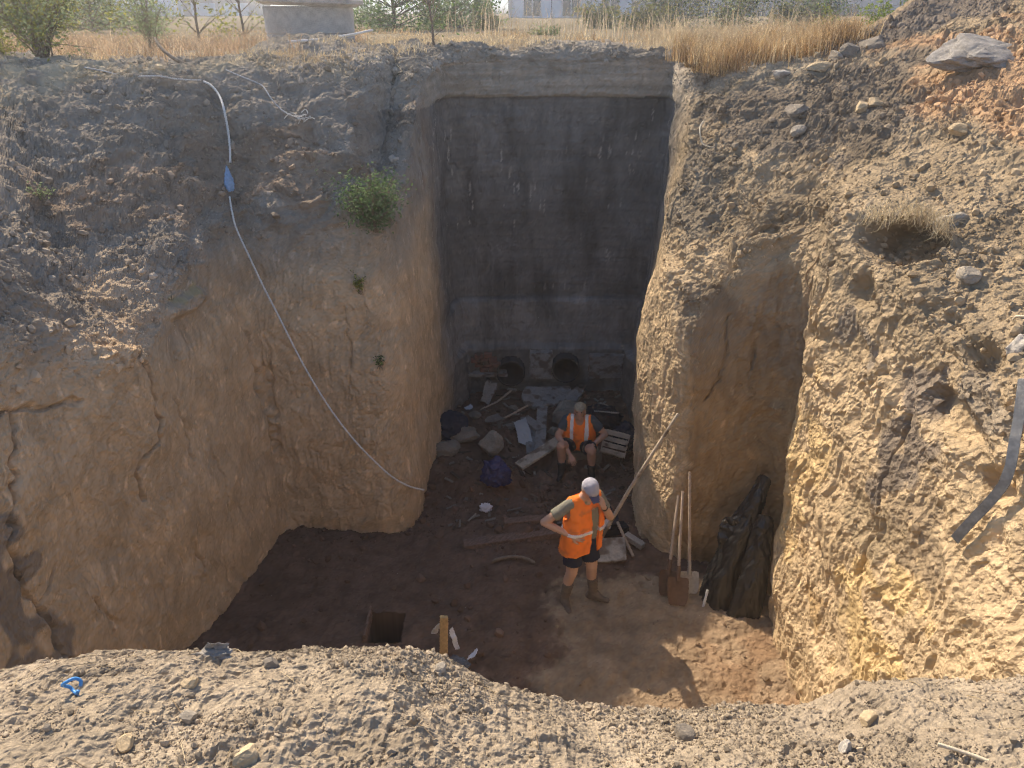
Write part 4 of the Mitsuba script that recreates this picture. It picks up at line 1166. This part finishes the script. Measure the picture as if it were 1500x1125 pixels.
# boards and tools behind the standing man
single('floor_beam', beam(R_(-.62, 7.98, .03), R_(.72, 8.16, .07), .15, .08, seed=6), 'wood_dark', 'long dark beam half buried behind the standing man', 'beam')
single('floor_beam', beam(R_(-.10, 8.30, .04), R_(.78, 8.42, .09), .12, .06, seed=7), 'wood_dark', 'second dark beam just above the long half buried one', 'beam')
single('branch_piece', tube([R_(-.25, 7.62, .03), R_(.05, 7.66, .05), R_(.28, 7.58, .03)], .022, 6, 8), 'bark', 'short dark branch in the soil in front of the half buried beam', 'branch', smooth=True)
single('pale_board', slab(R_(1.22, 7.74, .10), (1, .02, .03), (.42, .30, .05), (0, -.75, 1), .025, 41, 4), 'stone_pale', 'dirty pale board propped on the floor right of the standing man', 'board')
tool = thing('hammer', 'wooden handled hammer leaning on the pale board', 'hammer')
put('handle', tube([R_(1.36, 8.12, .20), R_(1.44, 7.9, .12), R_(1.52, 7.70, .03)], .02, 8), 'handle_wood', tool, True)
put('head', beam(R_(1.46, 8.02, .09), R_(1.66, 7.84, .06), .09, .08), 'steel_pale', tool)
single('tool_bag', crumple(R_(1.16, 8.25, .17), (.36, .30, .34), 11, .5), 'cloth_blue', 'small dark blue and white bag behind the elbow of the standing man', 'bag', smooth=40)
single('bag_flap', sheet([[R_(1.10, 8.05, .26), R_(1.28, 8.1, .34)], [R_(1.08, 8.0, .16), R_(1.26, 8.02, .22)]], (12, 12), .03, 12, 6), 'plastic_white', 'white plastic flap on the small dark blue bag', 'plastic')
single('leaning_pole', tube([V(1.06, 7.86, .05), V(1.45, 7.90, .93), V(1.93, 7.86, 1.98)], [.026, .020], 10), 'wood_pale', 'long thin wooden pole leaning from the floor up to the sunlit corner', 'pole', smooth=True)
single('dark_offcut', slab(R_(1.22, 8.15, .06), (1, .2, 0), (.55, .2, .12), rag=.04, seed=44), 'cloth_black', 'dark offcut lying under the leaning pole', 'offcut')


def shovel(label, foot, top, blade_mat, width=.23, length=.30, turn=0.0):
    k = thing('shovel', label, 'shovel')
    foot, top = V(*foot), V(*top)
    d = (top - foot) / np.linalg.norm(top - foot)
    x = np.cross(d, V(0, -1, 0))
    x /= np.linalg.norm(x)
    n = np.cross(x, d)
    ct_, st_ = math.cos(turn), math.sin(turn)
    x, n = x * ct_ + n * st_, n * ct_ - x * st_
    w2 = width / 2
    g = [[foot + d * length * a + x * w2 * wv * bb + n * (.022 * abs(bb) ** 2 + .02 * (1 - a)) for bb in (-1, -.5, 0, .5, 1)] for a, wv in ((0.0, .62), (.14, .88), (.45, 1.0), (.86, 1.0), (.97, .93))]
    put('blade', sheet(g, (16, 13), .003, 12, thick=.004), blade_mat, k, 40)
    put('socket', tube([foot + d * (length * .82) + n * .012, foot + d * (length + .12) + n * .012], [.026, .021], 10), blade_mat, k, True)
    put('handle', tube([foot + d * (length + .04) + n * .012, foot * .45 + top * .55, top], [.019, .017], 10), 'handle_wood', k, True)
    return k


shovel('shovel with a rusty brown blade standing leftmost of the three against the corner', R_(1.80, 7.02, .0), (1.99, 7.66, .98), 'steel_rust', .22, .30)
shovel('shovel with a broad dark brown blade standing in the middle of the three', R_(1.90, 6.86, .0), (2.03, 7.64, 1.06), 'steel_rust', .25, .33)
shovel('shovel with a paler grey blade and the tallest handle, rightmost of the three', R_(2.09, 7.06, .0), (2.08, 7.62, 1.34), 'steel_pale', .22, .27, .15)
single('peg', tube([R_(2.21, 6.86, -.05), R_(2.25, 6.90, .20)], .016, 8), 'plastic_white', 'short white peg stuck in the floor right of the shovels', 'peg', smooth=True)


def roll_of(label, pts, r, seed, mat_='plastic_black', fold=.55, sides=30, n=46):
    p = np.asarray(pts, float)
    m = tube(p, r, sides, n * 2)
    v = np.array(m.vertices)
    nn = np.array(m.vertex_normals)
    w_ = np.abs(2 * fb(v * [11, 11, 5], 3, seed) - 1) * 1.6 + 1.2 * fb(v * [4, 4, 2.5], 2, seed + 3) - 1.1
    m.vertices = v + nn * (w_ * np.mean(r) * fold)[:, None]
    return single('tarpaulin', m, mat_, label, 'tarpaulin', smooth=50)


single('tarpaulin', sheet([[R_(2.20, 7.02, -.03), R_(2.36, 6.82, -.03), R_(2.52, 6.86, -.03)], [V(2.36, 7.18, .42), V(2.46, 6.94, .45), V(2.62, 6.96, .42)], [V(2.50, 7.24, .85), V(2.60, 7.04, .88), V(2.74, 7.04, .85)], [V(2.68, 7.30, 1.22), V(2.76, 7.16, 1.25), V(2.82, 7.16, 1.2)], [V(2.80, 7.34, 1.48), V(2.84, 7.26, 1.52), V(2.88, 7.24, 1.47)]], (90, 44), .032, (10, 10, 1.3), 3, .006),
       'plastic_black', 'taller of the two black tarpaulins leaning in the corner of the right wall', 'tarpaulin', smooth=35)
single('tarpaulin', sheet([[R_(2.46, 6.74, -.03), R_(2.62, 6.62, -.03), R_(2.80, 6.66, -.03)], [V(2.58, 6.84, .40), V(2.70, 6.72, .42), V(2.84, 6.76, .40)], [V(2.66, 6.96, .78), V(2.76, 6.86, .8), V(2.87, 6.88, .78)], [V(2.76, 7.08, 1.12), V(2.82, 7.02, 1.16), V(2.89, 7.02, 1.1)]], (80, 40), .032, (10, 10, 1.3), 5, .006),
       'plastic_black', 'black tarpaulin standing in front of the taller one, nearest the right wall', 'tarpaulin', smooth=35)
single('tarpaulin_flap', sheet([[V(2.42, 7.22, .98), V(2.66, 7.1, 1.1)], [V(2.36, 7.16, .72), V(2.6, 6.98, .75)], [V(2.44, 7.06, .48), V(2.6, 6.92, .5)]], (24, 18), .03, 8, 9), 'plastic_black', 'loose black flap hanging from the left side of the tarpaulins', 'tarpaulin')
# stake and scraps on the floor by the near bank, frame of the square hole
single('wooden_stake', beam(V(-.73, 6.06, -.1), V(-.71, 6.14, .50), .085, .05, up=(0, 1, 0), seed=8), 'wood_fresh', 'yellow brown wooden stake standing in the floor behind the near bank', 'stake')
for i, (a, b_, c_, d_, lab) in enumerate([
        (V(-.78, 6.2, .34), V(-.86, 6.2, .2), V(-.70, 6.22, .33), V(-.80, 6.25, .16), 'white plastic strip hanging from the left side of the stake'),
        (V(-.66, 6.15, .30), V(-.60, 6.1, .08), V(-.62, 6.18, .32), V(-.55, 6.12, .06), 'white plastic strip hanging from the right side of the stake'),
        (V(-.66, 5.98, .10), V(-.48, 5.86, .04), V(-.62, 6.06, .08), V(-.42, 5.94, .05), 'black and white plastic scrap lying right of the stake foot'),
        (V(-.50, 6.0, .03), V(-.40, 5.95, .14), V(-.45, 6.08, .05), V(-.36, 6.04, .16), 'curled pinkish white scrap farthest right of the stake')]):
    single('plastic_scrap', sheet([[a, c_], [(a + b_) / 2 + V(0, -.01, .02), (c_ + d_) / 2 + V(0, .01, .01)], [b_, d_]], (16, 8), .02, 14, 30 + i), 'plastic_grey' if i == 2 else 'plastic_white', lab, 'plastic scrap')
single('hole_board', beam(V(-1.605, 6.28, .03), V(-1.605, 6.74, .03), .03, .16, seed=3), 'wood_dark', 'upright board lining the left side of the square hole', 'board')
wtr = trimesh.creation.box((.38, .42, .02))
wtr.apply_translation((-1.41, 6.51, -.50))
tag(put('water', wtr, 'wet_hole'), kind='structure')
single('board_end', beam(V(.27, 2.17, 3.655), V(.39, 2.19, 3.665), .06, .03, seed=12), 'wood_grey', 'weathered board end poking out at the dip of the near bank', 'board')

# ------------------------------------------------------------------ cables, sticks and scraps on the banks
cb = thing('white_cable', 'thin white cable hanging from the left slope down into the narrow end', 'cable')
put('slope_run', tube([(-3.80, 10.14, 5.40), (-3.74, 10.12, 5.38), (-3.62, 10.04, 5.29), (-3.48, 9.80, 5.10), (-3.43, 9.68, 4.83), (-3.38, 9.44, 4.55)], .014, 7, 40), 'cable_white', cb, True)
put('hanging_run', tube([(-3.32, 9.08, 4.22), (-3.26, 8.92, 4.06), (-3.20, 8.80, 3.92), (-3.07, 8.72, 3.60), (-2.92, 8.62, 3.26), (-2.74, 8.50, 2.90), (-2.56, 8.40, 2.50), (-2.42, 8.34, 2.21), (-2.14, 8.24, 1.72), (-1.84, 8.17, 1.31), (-1.60, 8.16, 1.02), (-1.38, 8.22, .78), (-1.14, 8.35, .60)], .011, 7, 80), 'cable_white', cb, True)
bg = crumple((0, 0, 0), (.10, .09, .36), 13, .45)
bv = np.array(bg.vertices)
bv[:, :2] *= (1.0 - .55 * np.clip(np.abs(bv[:, 2:] / .19), 0, 1.1) ** 1.5)
bg.vertices = bv + V(-3.35, 9.22, 4.34)
single('blue_wrap', bg, 'bag_blue', 'blue and white plastic wrapped round the white cable on the left slope', 'plastic', smooth=40)
single('strap', tube([(-4.5, 9.95, 5.47), (-4.28, 9.93, 5.48), (-4.06, 10.0, 5.44), (-3.82, 10.12, 5.42)], .010, 6, 20), 'cable_white', 'short white strap at the top of the white cable', 'strap', smooth=True)
single('white_cable', tube([(-3.58, 10.36, 5.52), (-3.32, 10.22, 5.44), (-3.09, 10.13, 5.36), (-2.93, 9.95, 5.21), (-2.80, 9.86, 5.10), (-2.71, 9.80, 5.06), (-2.58, 9.72, 5.03)], .0075, 6, 36), 'cable_grey', 'second thin white cable ending in a tangle right of the first', 'cable', smooth=True)
tg = []
tr_ = np.random.default_rng(5)
for i in range(9):
    a = V(-2.49, 9.70, 5.05) + tr_.normal(size=3) * V(.07, .04, .03)
    tg.append(tube([a, a + tr_.normal(size=3) * V(.06, .03, .04), a + tr_.normal(size=3) * V(.08, .03, .03)], .005, 5, 8))
single('tangle', join(tg), 'cable_white', 'small white tangle of fibres at the end of the second cable', 'fibres', smooth=True)
single('long_white_pole', tube([(-3.06, 11.5, 5.80), (-2.85, 12.3, 5.80), (-2.6, 13.2, 5.83), (-2.33, 14.1, 5.89)], .020, 7, 20), 'cable_white', 'long white pole lying on the ground in front of the concrete well', 'pole', smooth=True)
single('stick', tube([(-4.75, 11.2, 5.86), (-4.62, 11.0, 5.76), (-4.45, 10.85, 5.66), (-4.2, 10.7, 5.56)], [.018, .026], 6, 12), 'bark', 'dark forked stick standing in the grass at the left rim', 'stick', smooth=True)
single('green_strip', tube([(-5.35, 10.35, 5.55), (-5.1, 10.2, 5.53), (-4.85, 10.15, 5.48)], .009, 6, 12), 'cable_grey', 'pale strip lying on the left rim beside the tall shrub', 'strip', smooth=True)
single('root_loop', tube([(3.40, 4.86, 4.30), (3.37, 4.80, 4.36), (3.40, 4.74, 4.38), (3.46, 4.72, 4.33), (3.50, 4.70, 4.25), (3.56, 4.62, 4.17)], .010, 6, 24), 'root_pale', 'pale looped root sticking out of the right bank above the plastic strip', 'root', smooth=True)
single('lime_patch', rock((3.46, 4.83, 4.12), (.16, .15, .22), 71, .5), 'lime', 'whitish lime lump under the looped root', 'lump')
for i, (pts_, rad_, lab) in enumerate([
        ([(2.93, 7.2, 3.72), (2.90, 7.28, 3.85), (2.95, 7.22, 4.0), (2.98, 7.18, 4.2)], .010, 'thin dark root running up the right wall beside the corner'),
        ([(3.02, 6.5, 3.9), (2.99, 6.5, 3.72), (3.0, 6.45, 3.6)], .008, 'short dark root below the hollow of the right bank'),
        ([(2.38, 10.0, 4.95), (2.30, 9.8, 4.85), (2.33, 9.7, 4.72), (2.45, 9.6, 4.7)], .012, 'pale root hanging at the top of the right corner'),
        ([(1.36, 1.70, 4.09), (1.45, 1.66, 4.09), (1.55, 1.60, 4.10), (1.7, 1.58, 4.09)], .007, 'pale dry twig lying on the near bank at the lower right')]):
    single('root' if i < 3 else 'twig', tube(pts_, [rad_, rad_ * .6], 6, 18), 'root' if i < 2 else 'root_pale', lab, 'root' if i < 3 else 'twig', smooth=True)
# stones that stand out on the right bank
AT = np.stack([BANKD[..., 0].ravel(), BANKD[..., 1].ravel(), BANKD[..., 2].ravel()], 1)
_near = cKDTree(AT[::3])


def on_bank(x, y, z, lift=0.0):
    p = AT[::3][_near.query((x, y, z))[1]]
    return p + V(-.3, -.35, .85) * lift


st_pts = [(3.42, 4.62, 4.05), (3.33, 4.45, 3.92), (3.26, 4.33, 3.78), (3.20, 4.22, 3.65), (3.16, 4.17, 3.54), (3.14, 4.17, 3.44), (3.11, 4.19, 3.32), (3.06, 4.21, 3.17), (3.01, 4.23, 3.04), (2.97, 4.25, 2.93)]
sp_ = np.array([.75 * (on_bank(*q_) + V(-.035, -.03, .03)) + .25 * V(*q_) for q_ in st_pts])
sp_ = gaussian_filter(sp_, (1.0, 0), mode='nearest')
sd_ = np.gradient(sp_, axis=0)
sx_ = np.cross(sd_, V(-.8, -.35, .45))
sx_ /= np.linalg.norm(sx_, axis=1, keepdims=True)
sg = np.stack([sp_ - sx_ * .034, sp_ - sx_ * .016, sp_ + sx_ * .016, sp_ + sx_ * .034], 1) + V(-.012, -.006, .006)
single('plastic_strip', sheet(sg, (60, 9), .007, 5, 4, .005), 'plastic_grey', 'long glossy dark grey plastic strip hanging down the right bank', 'strip', smooth=15)
for i, (p, s, m_, lab) in enumerate([
        ((4.98, 8.82, 5.72), (1.15, .8, .34), 'ash_grey', 'largest stone, a rough ash grey lump high on the right bank'),
        ((3.87, 9.03, 5.24), (.22, .16, .15), 'stone_tan', 'rounded tan stone, left of the pair in the middle of the right slope'),
        ((4.02, 9.05, 5.27), (.20, .17, .15), 'stone_tan', 'rounded tan stone, right of the pair in the middle of the right slope'),
        ((3.28, 9.15, 4.93), (.24, .2, .17), 'stone', 'greyish stone casting a shadow on the upper right slope, nearest the pit corner'),
        ((3.36, 9.55, 5.10), (.34, .24, .2), 'stone_dark', 'dark clod just above the greyish stone near the pit corner'),
        ((3.85, 10.3, 5.58), (.42, .2, .14), 'stone_tan', 'long pale stone slab below the dry grass'),
        ((4.07, 10.57, 5.65), (.34, .2, .16), 'stone', 'longish stone at the upper edge of the right slope beside the grass'),
        ((3.41, 10.40, 5.47), (.30, .18, .12), 'stone_pale', 'flat pale stone on the rim just below the dry grass'),
        ((4.73, 9.31, 5.68), (.16, .12, .10), 'stone_pale', 'small whitish stone left of the ash grey lump'),
        ((4.53, 10.52, 5.81), (.42, .28, .22), 'stone_dark', 'large dark clod on the crest of the spoil heap'),
        ((4.26, 10.55, 5.76), (.30, .22, .2), 'stone_dark', 'dark clod left of the largest one on the crest'),
        ((4.26, 7.68, 5.13), (.20, .15, .13), 'stone_tan', 'tan clod low on the reddish part of the right bank'),
        ((3.73, 6.46, 4.60), (.30, .2, .15), 'stone', 'broken clod at the right edge of the hollow'),
        ((3.52, 5.68, 4.38), (.24, .18, .14), 'stone', 'clod below and right of the hollow in the right bank')]):
    single('stone', rock(on_bank(*p), s, 100 + i, .35 if i else .8, 3 if i else 5, i * 1.3, .4), m_, lab, 'stone')
# stones and scraps on the near bank
for i, (x, y, s, m_, lab) in enumerate([
        (-1.02, 1.72, (.06, .05, .05), 'stone', 'pointed clod on the near bank below the blue ring'),
        (-.76, 1.50, (.085, .075, .06), 'stone_tan', 'large pale stone at the lower edge left of the middle'),
        (-1.16, 1.60, (.07, .05, .04), 'stone_tan', 'flat tan stone lowest on the left of the near bank'),
        (-1.07, 1.86, (.06, .05, .04), 'stone_tan', 'small cracked stone right of the blue ring'),
        (1.13, 1.80, (.055, .04, .065), 'stone_pale', 'upright pale grey stone on the right of the near bank'),
        (.64, 2.0, (.09, .08, .06), 'stone_dark', 'dark clod on the near bank crest right of the middle'),
        (-.86, 2.02, (.06, .05, .04), 'stone_dark', 'small dark stone just below the white crumpled plastic'),
        (1.30, 1.98, (.08, .06, .05), 'stone_tan', 'tan clod on the crest at the far right'),
        (-.27, 2.10, (.06, .05, .045), 'stone', 'greyish clod on the crest left of the dip')]):
    single('near_stone', rock((x, y, near_z(x, y) + s[2] * .22), s, 140 + i, turn=i), m_, lab, 'stone')
rp = []
for i in range(40):
    a = i / 39 * 2 * math.pi * .93
    rp.append((-1.465 + .026 * math.cos(a) * (1 + .15 * math.sin(3 * a)), 1.86 + .010 * math.sin(2 * a), near_z(-1.465, 1.86) + .034 + .028 * math.sin(a)))
single('blue_ring', join([tube(rp, .006, 7), sheet([[V(*rp[30]), V(*rp[36])], [V(*rp[30]) + V(.01, -.02, -.03), V(*rp[36]) + V(.02, -.02, -.02)]], (8, 8), .006, 40, 2, .001)]), 'plastic_blue', 'torn blue plastic ring lying on the near bank at the lower left', 'plastic ring', smooth=True)
cs_ = near_z(-1.08, 2.09)
single('white_plastic', join([crumple((-1.09, 2.09, cs_ + .01), (.10, .06, .045), 21, .8, 3), sheet([[V(-1.14, 2.1, cs_ + .01), V(-1.10, 2.08, cs_ + .07)], [V(-1.06, 2.08, cs_ + .02), V(-1.03, 2.1, cs_ + .05)]], (14, 14), .012, 30, 3, .002)]), 'ash_grey', 'crumpled whitish plastic on the crest of the near bank', 'plastic', smooth=30)

# ------------------------------------------------------------------ loose clods and gravel
ICO = trimesh.creation.icosahedron()
IV, IF = np.array(ICO.vertices), np.array(ICO.faces)


def scatter(name, label, P_, size, colr, r, bsdf='clod_soil'):
    n = len(P_)
    q = r.normal(size=(n, 4))
    q /= np.linalg.norm(q, axis=1, keepdims=True)
    a, b, c, d = q.T
    Rm = np.stack([a * a + b * b - c * c - d * d, 2 * (b * c - a * d), 2 * (b * d + a * c), 2 * (b * c + a * d), a * a - b * b + c * c - d * d, 2 * (c * d - a * b), 2 * (b * d - a * c), 2 * (c * d + a * b), a * a - b * b - c * c + d * d], -1).reshape(n, 3, 3)
    v = IV[None] * r.uniform(.6, 1.25, (n, 12, 1)) * r.uniform(.55, 1.0, (n, 1, 3)) * (size[:, None, None] / 2)
    v = np.einsum('nij,nkj->nki', Rm, v) + P_[:, None]
    f = (IF[None] + 12 * np.arange(n)[:, None, None]).reshape(-1, 3)
    c_ = np.repeat(np.clip(colr * r.uniform(.75, 1.3, (n, 1)), 0, .9), 12, axis=0)
    tag(put(name, (v.reshape(-1, 3), f), bsdf, None, False, color=c_), label, name.replace('_', ' '), kind='stuff')


sr = np.random.default_rng(9)
ar = np.linalg.norm(np.cross(np.gradient(BANKD, axis=0), np.gradient(BANKD, axis=1)), axis=-1)
loose = (1 - wall) + .10 * rightw * patchy
wgt = ar * loose * (SS > 1.2)[None] * (SS < 5.3)[None] * (by_ > 3.0) * sstep(.25, .6, fb(BANK * 1.3 + 9, 3, 130))
wgt = (wgt / wgt.sum()).ravel()
n_ = 22000
pick_ = sr.choice(len(wgt), n_, p=wgt)
sz_ = np.minimum(.016 * sr.pareto(2.0, n_) + .016, .12)
NN = grid_normals(BANKD).reshape(-1, 3)
if NN[(NU // 2) * len(SS) + 100, 1] > 0:
    NN = -NN
scatter('clods', 'loose crumbly clods lying over the slopes of the pit banks', AT[pick_] + NN[pick_] * (sz_ * .12)[:, None], sz_, np.clip(col.reshape(-1, 3)[pick_] * 1.05, 0, .8), sr)
FPf, fcf = FP.reshape(-1, 3), fcol.reshape(-1, 3)
ok = np.flatnonzero((FPf[:, 0] > -3.3) & (FPf[:, 0] < 2.8) & (FPf[:, 1] > 4.5) & (FPf[:, 1] < 12.2) & ~inside.ravel())
wt = (.25 + 1.6 * sstep(7.4, 8.6, FPf[ok, 1])) * sstep(.3, .6, fb(FPf[ok] * 1.9, 2, 131))
pick_ = sr.choice(ok, 10000, p=wt / wt.sum())
sz_ = np.minimum(.016 * sr.pareto(1.9, 10000) + .016, .15)
scatter('floor_clods', 'loose dark clods scattered over the pit floor', FPf[pick_] + V(0, 0, 1) * (sz_ * .1)[:, None], sz_, fcf[pick_], sr)
NPf, ncf = NP_.reshape(-1, 3), ncol.reshape(-1, 3)
ok = np.flatnonzero((NPf[:, 0] > -2.6) & (NPf[:, 0] < 2.6) & (NPf[:, 1] > 1.0) & (NPf[:, 1] < 2.45))
wt = .05 + 1.2 * sstep(.5, .62, fb(NPf[ok] * 2.6 + 1.7, 3, 100)) + .4 * (fb(NPf[ok] * 9, 2, 133) > .55)
pick_ = sr.choice(ok, 30000, p=wt / wt.sum())
sz_ = np.minimum(.0055 * sr.pareto(2.3, 30000) + .0055, .035)
scatter('gravel', 'crumbs of dry soil and gravel covering the near bank', NPf[pick_] + V(0, 0, 1) * (sz_ * .15)[:, None], sz_, ncf[pick_] * .95, sr)
cm_ = []
cc_ = []
for i in range(170):
    x, y = sr.uniform(-.95, 1.8), sr.uniform(8.3, 12.0)
    L_, a_ = sr.uniform(.04, .20), sr.uniform(0, math.pi)
    b0 = V(x, y, floor_z(x, y) + .02)
    m_ = beam(b0, b0 + V(math.cos(a_) * L_, math.sin(a_) * L_, sr.uniform(-.01, .05)), sr.uniform(.015, .06), sr.uniform(.008, .02), seed=i)
    cm_.append(m_)
    cc_.append(np.tile(np.array([(.19, .17, .145), (.14, .11, .085), (.24, .22, .19), (.10, .08, .065)][i % 4]) * sr.uniform(.7, 1.1), (len(m_.vertices), 1)))
jm = join(cm_)
tag(put('wood_chips', jm, 'clod_soil', None, False, color=np.vstack(cc_)), 'splinters and chips of wood and rubble strewn over the narrow end', 'debris', kind='stuff')
bx2, by2 = sr.uniform(-2.2, 2.2, 160), sr.uniform(1.2, 2.3, 160)
sb_, sc_ = [], []
for i in range(160):
    a_, L_ = sr.uniform(0, 2 * math.pi), sr.uniform(.03, .11)
    p0 = V(bx2[i], by2[i], near_z(bx2[i], by2[i]) + .008)
    x1, y1 = bx2[i] + math.cos(a_) * L_, by2[i] + math.sin(a_) * L_
    m_ = tube([p0, (p0 + V(x1, y1, near_z(x1, y1) + .008)) / 2 + V(0, 0, .006), V(x1, y1, near_z(x1, y1) + .010)], [.0016, .0010], 4)
    sb_.append(m_)
    sc_.append(np.tile(np.array([(.55, .46, .32), (.30, .22, .14), (.42, .33, .2)][i % 3]), (len(m_.vertices), 1)))
tag(put('straw_bits', join(sb_), 'clod_soil', None, True, color=np.vstack(sc_)), 'dry straw and root bits strewn over the near bank', 'debris', kind='stuff')

# ------------------------------------------------------------------ thin dusty air, added to stand in for lens glare
scene['air'] = {'type': 'homogeneous', 'albedo': {'type': 'rgb', 'value': [.95, .95, .95]}, 'sigma_t': .0055, 'phase': {'type': 'hg', 'g': .82}}
scene['added_haze'] = {'type': 'cube', 'to_world': T().translate([0, 20, 10]).scale([170, 170, 12]), 'bsdf': {'type': 'null'}, 'interior': {'type': 'ref', 'id': 'air'}}
scene['camera']['medium'] = {'type': 'ref', 'id': 'air'}
tag('added_haze', kind='stuff')
